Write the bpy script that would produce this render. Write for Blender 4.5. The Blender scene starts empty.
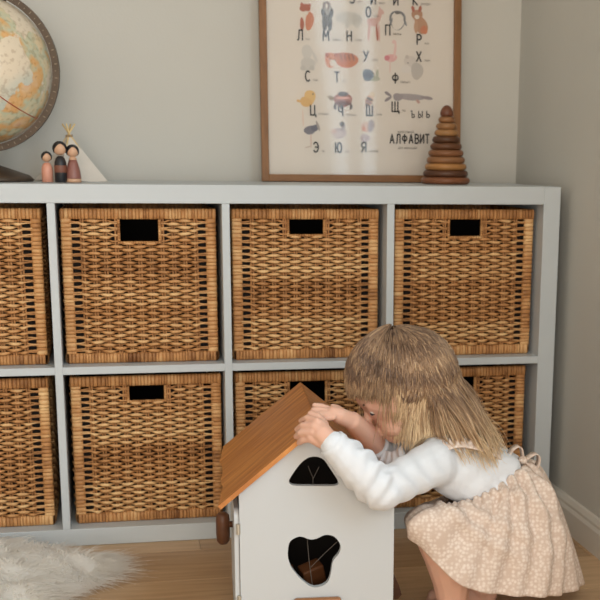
import bpy, bmesh, math, random
import numpy as np
from mathutils import Vector, Matrix

random.seed(7); RNG = np.random.default_rng(7)
S = bpy.context.scene
COL = S.collection

# ---------------------------------------------------------------- camera
CAM = np.array([-0.9606, -2.6292, 0.8215])
YAW, PITCH, ROLL, FPX, OX, OY = 0.2165, 0.2306, 0.0113, 1240.4, 87.64, 148.4
FW = np.array([math.sin(YAW)*math.cos(PITCH), math.cos(YAW)*math.cos(PITCH), -math.sin(PITCH)])
_r = np.array([math.cos(YAW), -math.sin(YAW), 0.0]); _u = np.cross(_r, FW)
RT = _r*math.cos(ROLL)+_u*math.sin(ROLL); UP = -_r*math.sin(ROLL)+_u*math.cos(ROLL)
cd = bpy.data.cameras.new('camera'); cam = bpy.data.objects.new('camera', cd); COL.objects.link(cam)
m = Matrix.Identity(4)
for i in range(3):
    m[i][0], m[i][1], m[i][2], m[i][3] = RT[i], UP[i], -FW[i], CAM[i]
cam.matrix_world = m
cd.sensor_width = 36; cd.lens = FPX*36/600; cd.shift_x = -OX/600; cd.shift_y = OY/600
cd.clip_start = 0.05
cd.dof.use_dof = True; cd.dof.focus_distance = 2.25; cd.dof.aperture_fstop = 7.0
S.camera = cam

# ---------------------------------------------------------------- world, window light, fill light, exposure
w = bpy.data.worlds.new('world'); S.world = w; w.use_nodes = True
w.node_tree.nodes['Background'].inputs[0].default_value = (0.80, 0.90, 1.0, 1)
w.node_tree.nodes['Background'].inputs[1].default_value = 1.0
def area(name, loc, direction, sx, sy, power, col):
    l = bpy.data.lights.new(name, 'AREA'); l.shape = 'RECTANGLE'; l.size = sx; l.size_y = sy
    l.energy = power; l.color = col
    o = bpy.data.objects.new(name, l); COL.objects.link(o); o.location = loc
    o.rotation_euler = Vector(direction).to_track_quat('-Z', 'Y').to_euler()
    return o
# daylight entering by the window in the right wall, and an added warm fill behind the camera
area('window_daylight', (0.17, -2.20, 1.40), (-1, 0.10, -0.10), 1.6, 1.7, 55, (0.69, 0.87, 1.0))
area('rear_fill', (-1.25, -3.95, 1.20), (0, 1, -0.04), 1.6, 2.0, 62, (1.0, 0.89, 0.76))
S.view_settings.view_transform = 'Standard'; S.view_settings.look = 'None'
S.view_settings.gamma = 1.0; S.view_settings.use_curve_mapping = False
S.view_settings.exposure = -0.17

# ---------------------------------------------------------------- helpers
def ray(u, v): return FW + RT*(u-300-OX)/FPX - UP*(v-300-OY)/FPX
def at(u, v, Y):                       # point of the room at depth Y that the photograph shows at (u, v)
    d = ray(u, v); return CAM + d*((Y-CAM[1])/d[1])
def tag(o, label=None, cat=None, group=None, kind=None):
    if label: o['label'] = label
    if cat: o['category'] = cat
    if group: o['group'] = group
    if kind: o['kind'] = kind
    return o
def empty(name, loc=(0, 0, 0), rz=0):
    o = bpy.data.objects.new(name, None); COL.objects.link(o); o.location = tuple(loc); o.rotation_euler = (0, 0, rz)
    o.empty_display_size = .05
    return o
def link(name, me, mat=None, parent=None, smooth=False):
    o = bpy.data.objects.new(name, me); COL.objects.link(o)
    if mat is not None:
        me.materials.clear(); me.materials.append(mat)
    if parent is not None: o.parent = parent
    if smooth: me.polygons.foreach_set('use_smooth', [True]*len(me.polygons))
    return o
class MB:
    def __init__(s): s.v = []; s.f = []; s.tone = []; s.col = []
    def add(s, vs, fs, tone=0.5, col=None):
        n = len(s.v); s.v += [tuple(map(float, p)) for p in vs]
        s.f += [tuple(i+n for i in f) for f in fs]
        s.tone += ([tone]*len(vs) if np.isscalar(tone) else list(tone))
        s.col += [col or (1, 1, 1)]*len(vs)
        return s
    def box(s, x0, x1, y0, y1, z0, z1, b=0.0, tone=.5):
        if b <= 0:
            vs = [(x, y, z) for z in (z0, z1) for y in (y0, y1) for x in (x0, x1)]
            return s.add(vs, [(0, 2, 3, 1), (4, 5, 7, 6), (0, 1, 5, 4), (2, 6, 7, 3), (0, 4, 6, 2), (1, 3, 7, 5)], tone)
        bm = bmesh.new(); bmesh.ops.create_cube(bm, size=1)
        for v in bm.verts:
            v.co = ((x0+x1)/2+v.co.x*(x1-x0), (y0+y1)/2+v.co.y*(y1-y0), (z0+z1)/2+v.co.z*(z1-z0))
        bmesh.ops.bevel(bm, geom=bm.edges[:], offset=b, segments=2, affect='EDGES', profile=.5)
        s.bm(bm, tone); return s
    def bm(s, bm, tone=.5):
        bm.verts.index_update()
        s.add([v.co[:] for v in bm.verts], [[v.index for v in f.verts] for f in bm.faces], tone); bm.free()
    def tube(s, pts, rad, n=8, caps=True, tone=.5, flat=1.0, upv=None):
        pts = [np.array(p, float) for p in pts]; k = len(pts)
        rad = [rad]*k if np.isscalar(rad) else rad
        vs = []; prev = None
        for i, p in enumerate(pts):
            t = pts[min(i+1, k-1)]-pts[max(i-1, 0)]; t = t/(np.linalg.norm(t)+1e-12)
            if prev is None:
                h = np.array(upv, float) if upv is not None else (np.array([0, 0, 1.]) if abs(t[2]) < .9 else np.array([1., 0, 0]))
            else: h = prev
            a = h-t*np.dot(h, t); a /= (np.linalg.norm(a)+1e-12); prev = a; b = np.cross(t, a)
            for j in range(n):
                q = 2*math.pi*j/n; vs.append(p+rad[i]*(a*math.cos(q)+b*math.sin(q)*flat))
        fs = [(i*n+j, i*n+(j+1) % n, (i+1)*n+(j+1) % n, (i+1)*n+j) for i in range(k-1) for j in range(n)]
        if caps: fs += [tuple(range(n-1, -1, -1)), tuple(range((k-1)*n, k*n))]
        return s.add(vs, fs, tone)
    def lathe(s, prof, n=24, c=(0, 0, 0), tone=.5):
        vs = []; k = len(prof)
        for r, z in prof:
            for j in range(n):
                q = 2*math.pi*j/n; vs.append((c[0]+r*math.cos(q), c[1]+r*math.sin(q), c[2]+z))
        fs = [(i*n+j, i*n+(j+1) % n, (i+1)*n+(j+1) % n, (i+1)*n+j) for i in range(k-1) for j in range(n)]
        fs += [tuple(range(n-1, -1, -1)), tuple(range((k-1)*n, k*n))]
        return s.add(vs, fs, tone)
    def ell(s, c, r, n=16, k=10, axes=None, tone=.5):
        vs = []; A = np.eye(3) if axes is None else np.array(axes)
        for i in range(1, k):
            th = math.pi*i/k
            for j in range(n):
                q = 2*math.pi*j/n
                l = np.array([r[0]*math.sin(th)*math.cos(q), r[1]*math.sin(th)*math.sin(q), r[2]*math.cos(th)])
                vs.append(np.array(c)+l@A)
        fs = [(i*n+j, (i+1)*n+j, (i+1)*n+(j+1) % n, i*n+(j+1) % n) for i in range(k-2) for j in range(n)]
        vs.append(np.array(c)+np.array([0, 0, r[2]])@A); vs.append(np.array(c)-np.array([0, 0, r[2]])@A)
        t = len(vs)-2
        fs += [(t, j, (j+1) % n) for j in range(n)]+[(t+1, (k-2)*n+(j+1) % n, (k-2)*n+j) for j in range(n)]
        return s.add(vs, fs, tone)
    def prism(s, poly, y0, y1, tone=.5):          # outline in x,z given thickness along y
        n = len(poly); vs = [(x, y0, z) for x, z in poly]+[(x, y1, z) for x, z in poly]
        fs = [tuple(range(n)), tuple(range(2*n-1, n-1, -1))]+[(j+n, (j+1) % n+n, (j+1) % n, j) for j in range(n)]
        return s.add(vs, fs, tone)
    def mesh(s, name, tone=False, col=False):
        me = bpy.data.meshes.new(name); me.from_pydata(s.v, [], s.f); me.update()
        if tone:
            a = me.attributes.new('tone', 'FLOAT', 'POINT'); a.data.foreach_set('value', s.tone)
        if col:
            a = me.attributes.new('tint', 'FLOAT_COLOR', 'POINT')
            a.data.foreach_set('color', [c for t in s.col for c in (*t, 1.0)])
        return me
    def build(s, name, mat, parent=None, smooth=False, tone=False, col=False):
        return link(name, s.mesh(name, tone, col), mat, parent, smooth)
def autosmooth(o, ang=40):
    me = o.data; me.polygons.foreach_set('use_smooth', [True]*len(me.polygons))
    bm = bmesh.new(); bm.from_mesh(me)
    for e in bm.edges:
        if len(e.link_faces) == 2 and e.calc_face_angle(0) > math.radians(ang): e.smooth = False
    bm.to_mesh(me); bm.free(); return o

def srgb(r, g, b): return tuple(((c/255)/12.92 if c/255 <= .04045 else ((c/255+.055)/1.055)**2.4) for c in (r, g, b))
def mat(name, col, rough=.5, var=0.0, scale=8, stretch=(1, 1, 1), bump=0.0, bscale=60, col2=None, spec=.5, sheen=0, sss=0, metal=0):
    M = bpy.data.materials.new(name); M.use_nodes = True; nt = M.node_tree; N = nt.nodes; L = nt.links
    b = N['Principled BSDF']; b.inputs['Roughness'].default_value = rough
    b.inputs['Specular IOR Level'].default_value = spec; b.inputs['Metallic'].default_value = metal
    b.inputs['Base Color'].default_value = (*col, 1)
    if sheen: b.inputs['Sheen Weight'].default_value = sheen
    if sss:
        b.inputs['Subsurface Weight'].default_value = sss; b.inputs['Subsurface Radius'].default_value = (.9, .35, .2)
        b.inputs['Subsurface Scale'].default_value = .008
    tc = N.new('ShaderNodeTexCoord'); mp = N.new('ShaderNodeMapping'); mp.inputs['Scale'].default_value = stretch
    L.new(tc.outputs['Object'], mp.inputs[0])
    if var or col2:
        n = N.new('ShaderNodeTexNoise'); n.inputs['Scale'].default_value = scale; n.inputs['Detail'].default_value = 6
        L.new(mp.outputs[0], n.inputs['Vector'])
        r = N.new('ShaderNodeValToRGB'); r.color_ramp.elements[0].position = .3; r.color_ramp.elements[1].position = .7
        c2 = col2 or tuple(c*(1-var) for c in col)
        r.color_ramp.elements[0].color = (*c2, 1); r.color_ramp.elements[1].color = (*col, 1)
        L.new(n.outputs[0], r.inputs[0]); L.new(r.outputs[0], b.inputs['Base Color'])
    if bump:
        n2 = N.new('ShaderNodeTexNoise'); n2.inputs['Scale'].default_value = bscale; n2.inputs['Detail'].default_value = 4
        L.new(mp.outputs[0], n2.inputs['Vector'])
        bp = N.new('ShaderNodeBump'); bp.inputs['Strength'].default_value = bump; bp.inputs['Distance'].default_value = .01
        L.new(n2.outputs[0], bp.inputs['Height']); L.new(bp.outputs[0], b.inputs['Normal'])
    return M
def attr_mat(name, lo, hi, rough=.55, noise=0.3, nscale=30, stretch=(1, 1, 1), rnd=0.0, attr='tone', mid=None, spec=.4):
    M = mat(name, hi, rough, spec=spec); nt = M.node_tree; N = nt.nodes; L = nt.links; b = N['Principled BSDF']
    a = N.new('ShaderNodeAttribute'); a.attribute_name = attr
    tc = N.new('ShaderNodeTexCoord'); mp = N.new('ShaderNodeMapping'); mp.inputs['Scale'].default_value = stretch
    L.new(tc.outputs['Object'], mp.inputs[0])
    n = N.new('ShaderNodeTexNoise'); n.inputs['Scale'].default_value = nscale; n.inputs['Detail'].default_value = 5
    L.new(mp.outputs[0], n.inputs['Vector'])
    ms = N.new('ShaderNodeMath'); ms.operation = 'MULTIPLY_ADD'; ms.inputs[1].default_value = noise*2; ms.inputs[2].default_value = -noise
    L.new(n.outputs[0], ms.inputs[0])
    ad = N.new('ShaderNodeMath'); ad.operation = 'ADD'; L.new(a.outputs['Fac'], ad.inputs[0]); L.new(ms.outputs[0], ad.inputs[1])
    src = ad
    if rnd:
        oi = N.new('ShaderNodeObjectInfo'); m2 = N.new('ShaderNodeMath'); m2.operation = 'MULTIPLY_ADD'
        m2.inputs[1].default_value = rnd*2; m2.inputs[2].default_value = -rnd; L.new(oi.outputs['Random'], m2.inputs[0])
        a2 = N.new('ShaderNodeMath'); a2.operation = 'ADD'; L.new(ad.outputs[0], a2.inputs[0]); L.new(m2.outputs[0], a2.inputs[1]); src = a2
    r = N.new('ShaderNodeValToRGB'); r.color_ramp.elements[0].color = (*lo, 1); r.color_ramp.elements[1].color = (*hi, 1)
    if mid: e = r.color_ramp.elements.new(.5); e.color = (*mid, 1)
    L.new(src.outputs[0], r.inputs[0]); L.new(r.outputs[0], b.inputs['Base Color'])
    return M
def tint_mat(name, rough=.6):
    M = mat(name, (1, 1, 1), rough); N = M.node_tree.nodes
    a = N.new('ShaderNodeAttribute'); a.attribute_name = 'tint'
    M.node_tree.links.new(a.outputs['Color'], N['Principled BSDF'].inputs['Base Color']); return M

WALL = mat('wall_paint', srgb(202, 200, 193), .75, var=.03, scale=3, bump=.03, bscale=180, spec=.25)
WHITE_TRIM = mat('trim_paint', srgb(214, 209, 200), .5, spec=.4)
CEIL = mat('ceiling_paint', srgb(225, 222, 215), .85)
LACQ = mat('shelf_lacquer', srgb(193, 200, 204), .42, spec=.45)
PLANK = attr_mat('oak_floor', srgb(158, 124, 90), srgb(222, 188, 148), .42, noise=.45, nscale=5, stretch=(1.2, 14, 4), rnd=.12)

# ---------------------------------------------------------------- the room
WX, WY, LX, RY, CZ = 0.027, 0.405, -2.8, -4.0, 2.5
tag(MB().box(LX-.1, WX+.12, WY, WY+.1, -.05, CZ+.05).build('wall_back', WALL), kind='structure')
tag(MB().box(LX-.1, LX, RY, WY, -.05, CZ+.05).build('wall_left', WALL), kind='structure')
wy0, wy1, wz0, wz1 = -2.95, -1.45, .60, 2.2
tag(MB().box(WX, WX+.12, wy1, WY, -.05, CZ+.05).box(WX, WX+.12, RY, wy0, -.05, CZ+.05)
    .box(WX, WX+.12, wy0, wy1, -.05, wz0).box(WX, WX+.12, wy0, wy1, wz1, CZ+.05).build('wall_right', WALL), kind='structure')
rx0, rx1, rz0, rz1 = -2.05, -.45, .2, 2.25  # opening made for the added rear fill
tag(MB().box(LX-.1, rx0, RY-.1, RY, -.05, CZ+.05).box(rx1, WX+.12, RY-.1, RY, -.05, CZ+.05)
    .box(rx0, rx1, RY-.1, RY, -.05, rz0).box(rx0, rx1, RY-.1, RY, rz1, CZ+.05).build('wall_front', WALL), kind='structure')
tag(MB().box(LX-.1, WX+.12, RY-.1, WY+.1, CZ, CZ+.1).build('ceiling', CEIL), kind='structure')
# windows: frames with a mullion each
def window(name, axis, a0, a1, z0, z1, c0, c1):
    e = empty(name); tag(e, kind='structure')
    t = .05
    for (p0, p1, q0, q1) in ((a0, a0+t, z0, z1), (a1-t, a1, z0, z1), (a0+t, a1-t, z0, z0+t), (a0+t, a1-t, z1-t, z1), ((a0+a1)/2-.03, (a0+a1)/2+.03, z0+t, z1-t)):
        b = MB()
        if axis == 'y': b.box(c0, c1, p0, p1, q0, q1, .004)
        else: b.box(p0, p1, c0, c1, q0, q1, .004)
        b.build('frame_bar', WHITE_TRIM, e)
    return e
window('window_1', 'y', wy0, wy1, wz0, wz1, WX+.04, WX+.10)
window('fill_window', 'x', rx0, rx1, rz0, rz1, RY-.09, RY-.04)  # unseen rear window, added and sized to go with the fill light
# skirting boards with a moulded top
def skirt(name, path):
    prof = [(0, 0), (.014, 0), (.014, .052), (.010, .060), (.010, .066), (.005, .076), (0, .078)]
    b = MB(); (x0, y0), (x1, y1), nx, ny = path
    vs = [(x+nx*d, y+ny*d, z) for (x, y) in ((x0, y0), (x1, y1)) for d, z in prof]; n = len(prof)
    b.add(vs, [(j, (j+1) % n, (j+1) % n+n, j+n) for j in range(n)]+[tuple(range(n-1, -1, -1)), tuple(range(n, 2*n))])
    tag(b.build(name, WHITE_TRIM), kind='structure')
skirt('baseboard_right', ((WX, RY), (WX, WY), -1, 0))
skirt('baseboard_left', ((LX, RY), (LX, WY), 1, 0))
# plank floor
fl = MB().box(LX-.1, WX+.12, RY-.1, WY+.1, -.06, -.012).build('floor', mat('floor_underlay', srgb(70, 55, 42), .8)); tag(fl, kind='structure')
PW, PL = .192, 1.285
row = 0; y = WY+.1
while y > RY:
    y0 = max(y-PW, RY-.1); x = WX+.12-PL*((row*.37) % 1); first = True
    xs = [WX+.12]
    while x > LX: xs.append(x); x -= PL
    xs.append(LX-.1)
    for xa, xb in zip(xs[1:], xs[:-1]):
        if xb-xa < .02: continue
        b = MB().box(xa+.0004, xb-.0004, y0+.0004, y-.0004, -.012, 0, .0008, tone=.35+.4*random.random())
        b.build('plank', PLANK, fl, tone=True)
    y -= PW; row += 1

# ---------------------------------------------------------------- shelving unit
SH = empty('shelving_unit', (0, 0, 0)); tag(SH, 'low white eight cube shelving unit standing against the back wall', 'shelf')
T, TS, OP, D = .038, .016, .335, .39
XL = -(4*OP+3*TS+2*T); H = 2*OP+TS+2*T
def bx(name, *a, bev=.0012): return MB().box(*a, bev).build(name, LACQ, SH)
bx('top_panel', XL+T, -T, 0, D, H-T, H); bx('bottom_panel', XL+T, -T, 0, D, 0.0005, T)
bx('side_panel', -T, 0, 0, D, 0.0005, H); bx('side_panel', XL, XL+T, 0, D, 0.0005, H)
opx = []
for k in range(4):
    x1 = -T-k*(OP+TS); x0 = x1-OP; opx.append((x0, x1))
    if k < 3: bx('divider', x0-TS, x0, 0, D, T, H-T, bev=.0008)
    bx('shelf_board', x0, x1, 0.0003, D, T+OP, T+OP+TS, bev=.0008)

# ---------------------------------------------------------------- wicker baskets
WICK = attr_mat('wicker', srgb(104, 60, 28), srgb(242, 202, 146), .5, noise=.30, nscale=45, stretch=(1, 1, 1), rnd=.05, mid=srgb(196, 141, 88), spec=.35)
BW, BH, BD, BO = .317, .3225, .325, .021
def wraps(b, x0, x1, z0, z1, y, th, n, along, seed, base=.5):
    """a border bound with n turns of cane; along = 'x' (turns stand upright) or 'z'"""
    rr = random.Random(seed)
    L = (x1-x0) if along == 'x' else (z1-z0); p = 0.0
    ws = [rr.uniform(.7, 1.3) for _ in range(n)]; sm = sum(ws)
    drift = 0
    for wv in ws:
        wd = wv/sm*L; drift = .8*drift+.12*rr.uniform(-1, 1); tone = base+drift+rr.uniform(-.10, .10)
        a0, a1 = p, p+wd; p += wd
        th2 = th*rr.uniform(.85, 1.1)
        prof = [(-.5, 0.0), (-.5, -.55), (-.36, -.9), (0, -1.0), (.36, -.9), (.5, -.55), (.5, 0.0)]
        secs = [(a0+.02*wd, .78), (a0+.25*wd, .97), (a0+.5*wd, 1.0), (a0+.75*wd, .97), (a0+.98*wd, .78)]
        vs = []
        for s_, g in secs:
            for q, d in prof:
                if along == 'x': vs.append((x0+s_, y+d*th2*g, (z0+z1)/2+q*(z1-z0)*(.97+.03*g)))
                else: vs.append(((x0+x1)/2+q*(x1-x0)*(.97+.03*g), y+d*th2*g, z0+s_))
        k = len(prof)
        fs = [(i*k+j, i*k+j+1, (i+1)*k+j+1, (i+1)*k+j) for i in range(len(secs)-1) for j in range(k-1)]
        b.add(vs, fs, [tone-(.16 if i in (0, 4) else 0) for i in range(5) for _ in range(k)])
def weave(b, x0, x1, z0, z1, ncol, nrow, hole=None, seed=0, samp=5):
    rr = random.Random(seed); pitch = (x1-x0)/(ncol+1.4); edge = .7*pitch*1.35
    pitch = (x1-x0-2*edge)/(ncol-1); dz = (z1-z0)/nrow
    stakes = [x0+edge+k*pitch for k in range(ncol)]
    bandtone = [0]*(nrow+1); d = 0
    for r in range(nrow+1): d = .86*d+.09*rr.uniform(-1, 1); bandtone[r] = d
    for sx in stakes:
        if hole and hole[0]-.004 < sx < hole[1]+.004: zt = hole[2]
        else: zt = z1+.006
        for off in (-.0024, .0024):
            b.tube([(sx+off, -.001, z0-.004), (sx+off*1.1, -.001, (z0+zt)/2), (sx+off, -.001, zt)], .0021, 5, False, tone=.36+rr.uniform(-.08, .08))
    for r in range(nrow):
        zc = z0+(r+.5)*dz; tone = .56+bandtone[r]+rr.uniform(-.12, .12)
        segs = [(x0-.004, x1+.004)]
        if hole and hole[2]-.3*dz < zc < hole[3]: segs = [(x0-.004, hole[0]), (hole[1], x1+.004)]
        for sa, sb in segs:
            n = max(4, int((sb-sa)/pitch*samp)); pts = []
            vs = []; tn = []
            for i in range(n+1):
                x = sa+(sb-sa)*i/n
                ph = math.cos(math.pi*((x-stakes[0])/pitch+r))
                ph = math.copysign(abs(ph)**.42, ph)
                e0 = min(x-x0, x1-x)
                if hole and len(segs) == 2: e0 = min(e0, abs(x-hole[0]), abs(x-hole[1]))
                k = max(0, min(1, 1-(e0-.014)/.010)); k = k*k*(3-2*k)
                pin = .0019*k*(1 if r % 2 == 0 else -1)
                zz = zc+pin+.0006*math.sin(x*190+r*2.1+seed)
                hz = (.0027+.0010*ph)*(1-k)+.0017*k
                hy = .0016
                yy = -.0022-.0050*ph*(1-.75*k)
                vs += [(x, yy-hy, zz-hz*.45), (x, yy-hy, zz+hz*.45), (x, yy, zz+hz), (x, yy+hy, zz), (x, yy, zz-hz)]
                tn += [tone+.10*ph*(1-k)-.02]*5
            q = 5
            fs = [(i*q+j, (i+1)*q+j, (i+1)*q+(j+1) % q, i*q+(j+1) % q) for i in range(n) for j in range(q)]
            b.add(vs, fs, tn)
def basket_meshes(seed, hw=.076, hh=.036):
    bd = .022; out = {}
    hole = (-hw/2, hw/2, BH-bd-hh, BH-bd)
    f = MB(); weave(f, -BW/2+BO, BW/2-BO, bd, BH-bd, 11, 42, hole, seed, 7); out['weave'] = f
    t = MB(); wraps(t, -BW/2, BW/2, BH-bd, BH, .003, .010, 44, 'x', seed+1, .52); out['top_border'] = t
    t = MB(); wraps(t, -BW/2+.004, BW/2-.004, 0, bd, .003, .010, 44, 'x', seed+2, .5); out['bottom_border'] = t
    for i, sx in enumerate((-1, 1)):
        t = MB(); xs = sorted((sx*BW/2, sx*(BW/2-BO))); wraps(t, xs[0], xs[1], bd-.002, BH-bd+.002, .003, .009, 34, 'z', seed+3+i, .6); out['corner_border%d' % i] = t
    t = MB(); g = .0055
    wraps(t, hole[0]-g, hole[1]+g, hole[2]-g, hole[2], -.002, .006, 16, 'x', seed+7, .5)
    wraps(t, hole[0]-g, hole[0], hole[2], hole[3], -.002, .006, 8, 'z', seed+8, .55)
    wraps(t, hole[1], hole[1]+g, hole[2], hole[3], -.002, .006, 8, 'z', seed+9, .55)
    out['handle_binding'] = t
    # the other three walls and the base
    s = MB(); weave(s, -BD/2+.015, BD/2-.015, .02, BH-.02, 10, 30, None, seed+20, 3)
    wraps(s, -BD/2, BD/2, BH-.024, BH, .003, .009, 30, 'x', seed+21); wraps(s, -BD/2, BD/2, 0, .024, .003, .009, 30, 'x', seed+22)
    for nm, ang, cx, cy in (('side_wall0', math.pi/2, BW/2-.004, BD/2), ('side_wall1', -math.pi/2, -BW/2+.004, BD/2), ('back_wall', math.pi, 0, BD-.004)):
        k = MB(); ca, sa = math.cos(ang), math.sin(ang)
        k.v = [(cx+x*ca-y*sa, cy+x*sa+y*ca, z) for x, y, z in s.v]; k.f = list(s.f); k.tone = list(s.tone); out[nm] = k
    k = MB()
    for i in range(20): k.tube([(-BW/2+.008, .012+i*BD*.049, .008), (BW/2-.008, .012+i*BD*.049, .008)], .0079, 6, True, tone=.4+.2*random.random())
    out['base'] = k
    k = MB(); x_, y0_, y1_, z0_, z1_ = BW/2-.016, .014, BD-.016, .018, BH-.03       # added black sheets standing in for the shade inside, open at the top
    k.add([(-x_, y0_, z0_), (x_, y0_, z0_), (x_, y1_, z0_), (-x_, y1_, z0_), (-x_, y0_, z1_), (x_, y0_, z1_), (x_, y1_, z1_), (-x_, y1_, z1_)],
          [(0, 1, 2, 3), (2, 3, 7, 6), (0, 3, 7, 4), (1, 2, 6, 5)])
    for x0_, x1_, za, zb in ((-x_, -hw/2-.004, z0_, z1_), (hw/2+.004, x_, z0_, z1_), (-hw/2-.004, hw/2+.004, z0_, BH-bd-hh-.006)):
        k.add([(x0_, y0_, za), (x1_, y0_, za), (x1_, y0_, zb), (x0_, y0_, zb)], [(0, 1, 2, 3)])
    out['shade_liner'] = k
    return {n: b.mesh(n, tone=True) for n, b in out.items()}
SHADE_LINER = mat('shade_black', srgb(26, 20, 16), .9)  # near black, so slits and handle holes read as deep shade
VARS = [basket_meshes(11, .078, .045), basket_meshes(52, .073, .031), basket_meshes(95, .070, .036)]
BINFO = [  # column counted from the right, row, variant, front inset, x offset, rz, label
    (3, 1, 0, .036, -.006, .004, 'wicker basket in the top row at the left edge, below the globe'),
    (2, 1, 0, .036, -.001, -.006, 'wicker basket in the top row directly below the wooden peg dolls'),
    (1, 1, 1, .036, -.001, .004, 'wicker basket in the top row directly below the framed alphabet poster'),
    (0, 1, 2, .036, .001, .006, 'wicker basket in the top row at the right end, below the wooden stacking rings'),
    (3, 0, 2, .036, -.008, .002, 'wicker basket in the bottom row at the left edge, behind the fur rug'),
    (2, 0, 1, .036, .003, .006, 'wicker basket in the bottom row, left of the toy house roof'),
    (1, 0, 0, .036, .0005, .0, 'wicker basket in the bottom row, half hidden behind the toy house roof'),
    (0, 0, 1, .036, -.006, .003, 'wicker basket in the bottom row at the right end, behind the child'),
]
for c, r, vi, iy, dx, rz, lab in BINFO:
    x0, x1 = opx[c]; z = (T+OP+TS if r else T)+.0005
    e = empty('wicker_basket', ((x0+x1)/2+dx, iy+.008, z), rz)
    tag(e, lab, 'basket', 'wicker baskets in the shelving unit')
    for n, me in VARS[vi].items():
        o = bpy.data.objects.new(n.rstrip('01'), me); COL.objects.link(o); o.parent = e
        if not me.materials: me.materials.append(SHADE_LINER if n == 'shade_liner' else WICK); me.polygons.foreach_set('use_smooth', [True]*len(me.polygons))
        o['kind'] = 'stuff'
        if n == 'shade_liner': del o['kind']

# ---------------------------------------------------------------- framed alphabet poster
FRW = mat('frame_wood', srgb(148, 104, 66), .45, var=.35, scale=14, stretch=(6, 6, 1), spec=.3)
FRWX = mat('frame_wood_across', srgb(148, 104, 66), .45, var=.35, scale=14, stretch=(1, 6, 6), spec=.3)
PAPER = mat('poster_paper', srgb(222, 214, 204), .7)
PY = .352; LEAN = math.radians(3.2)
pA = at(261.5, 181.6, PY); pB = at(458.2, 183.0, PY)
PXL, PXR = pA[0], pB[0]; PWID = PXR-PXL; PHEI = PWID*1.4
PO = np.array([PXL, PY, H+.0005])
PU = np.array([0, math.sin(LEAN), math.cos(LEAN)]); PN = np.array([0, -math.cos(LEAN), math.sin(LEAN)])
pe = empty('framed_poster', PO); pe.rotation_euler = (-LEAN, 0, 0)
tag(pe, 'oak framed Cyrillic alphabet poster with watercolour animals leaning on the wall', 'poster')
fw, fd = .0165, .018
MB().box(0, fw, -fd, 0, 0, PHEI, .001).build('frame_rail', FRW, pe); MB().box(PWID-fw, PWID, -fd, 0, 0, PHEI, .001).build('frame_rail', FRW, pe)
MB().box(fw, PWID-fw, -fd, 0, 0, fw, .001).build('frame_rail', FRWX, pe); MB().box(fw, PWID-fw, -fd, 0, PHEI-fw, PHEI, .001).build('frame_rail', FRWX, pe)
MB().box(fw-.003, PWID-fw+.003, -.006, -.002, fw-.003, PHEI-fw+.003).build('paper_sheet', PAPER, pe)
# thin glazing that lets the print through and mirrors the window
G = bpy.data.materials.new('picture_glass'); G.use_nodes = True; nt = G.node_tree; nt.nodes.clear()
o_ = nt.nodes.new('ShaderNodeOutputMaterial'); mx = nt.nodes.new('ShaderNodeMixShader'); tr = nt.nodes.new('ShaderNodeBsdfTransparent'); gl = nt.nodes.new('ShaderNodeBsdfGlossy')
fr = nt.nodes.new('ShaderNodeFresnel'); fr.inputs[0].default_value = 1.45; gl.inputs['Roughness'].default_value = .06
nt.links.new(fr.outputs[0], mx.inputs[0]); nt.links.new(tr.outputs[0], mx.inputs[1]); nt.links.new(gl.outputs[0], mx.inputs[2]); nt.links.new(mx.outputs[0], o_.inputs[0])
MB().add([(fw, -.0095, fw), (PWID-fw, -.0095, fw), (PWID-fw, -.0095, PHEI-fw), (fw, -.0095, PHEI-fw)], [(0, 1, 2, 3)]).build('glass_pane', G, pe)
def pl(u, v):                           # photograph position -> position on the poster sheet
    d = ray(u, v); o = PO+PN*.006; t = np.dot(o-CAM, PN)/np.dot(d, PN); q = CAM+d*t-PO
    return q[0], np.dot(q, PU)
PPM = 1240/3.06                          # pixels per metre on the sheet
INK = mat('print_ink', srgb(38, 38, 42), .7); INK2 = mat('print_ink_fine', srgb(120, 112, 106), .7)
TINT = tint_mat('print_watercolour', .75)
def text(s, u, v, hpx, ink, sx=.62, bold=0.0, name='letter'):
    c = bpy.data.curves.new(name, 'FONT'); c.body = s; c.size = hpx/PPM/.72; c.resolution_u = 3
    t = bpy.data.objects.new(name, c); COL.objects.link(t)
    dg = bpy.context.evaluated_depsgraph_get(); me = bpy.data.meshes.new_from_object(t.evaluated_get(dg))
    COL.objects.unlink(t); bpy.data.objects.remove(t)
    x, z = pl(u, v); cnt = len(me.vertices); co = np.empty(cnt*3); me.vertices.foreach_get('co', co); co = co.reshape(-1, 3)
    nw = np.stack([x+co[:, 0]*sx, np.full(cnt, -.0075), z+co[:, 1]], 1); b = MB()
    for sh in ((-bold, 0, bold) if bold else (0,)): b.add(nw+np.array([sh, 0, 0]), [tuple(p.vertices) for p in me.polygons])
    me = b.mesh(name)
    o = link(name, me, ink, pe); return o
def arc(cx, cy, rx, ry, a0, a1, n=12): return [(cx+rx*math.cos(math.radians(a0+(a1-a0)*i/n)), cy+ry*math.sin(math.radians(a0+(a1-a0)*i/n))) for i in range(n+1)]
_bowl = [(0, .5)]+arc(.26, .25, .26, .25, 90, -90, 10)+[(0, 0)]
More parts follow.
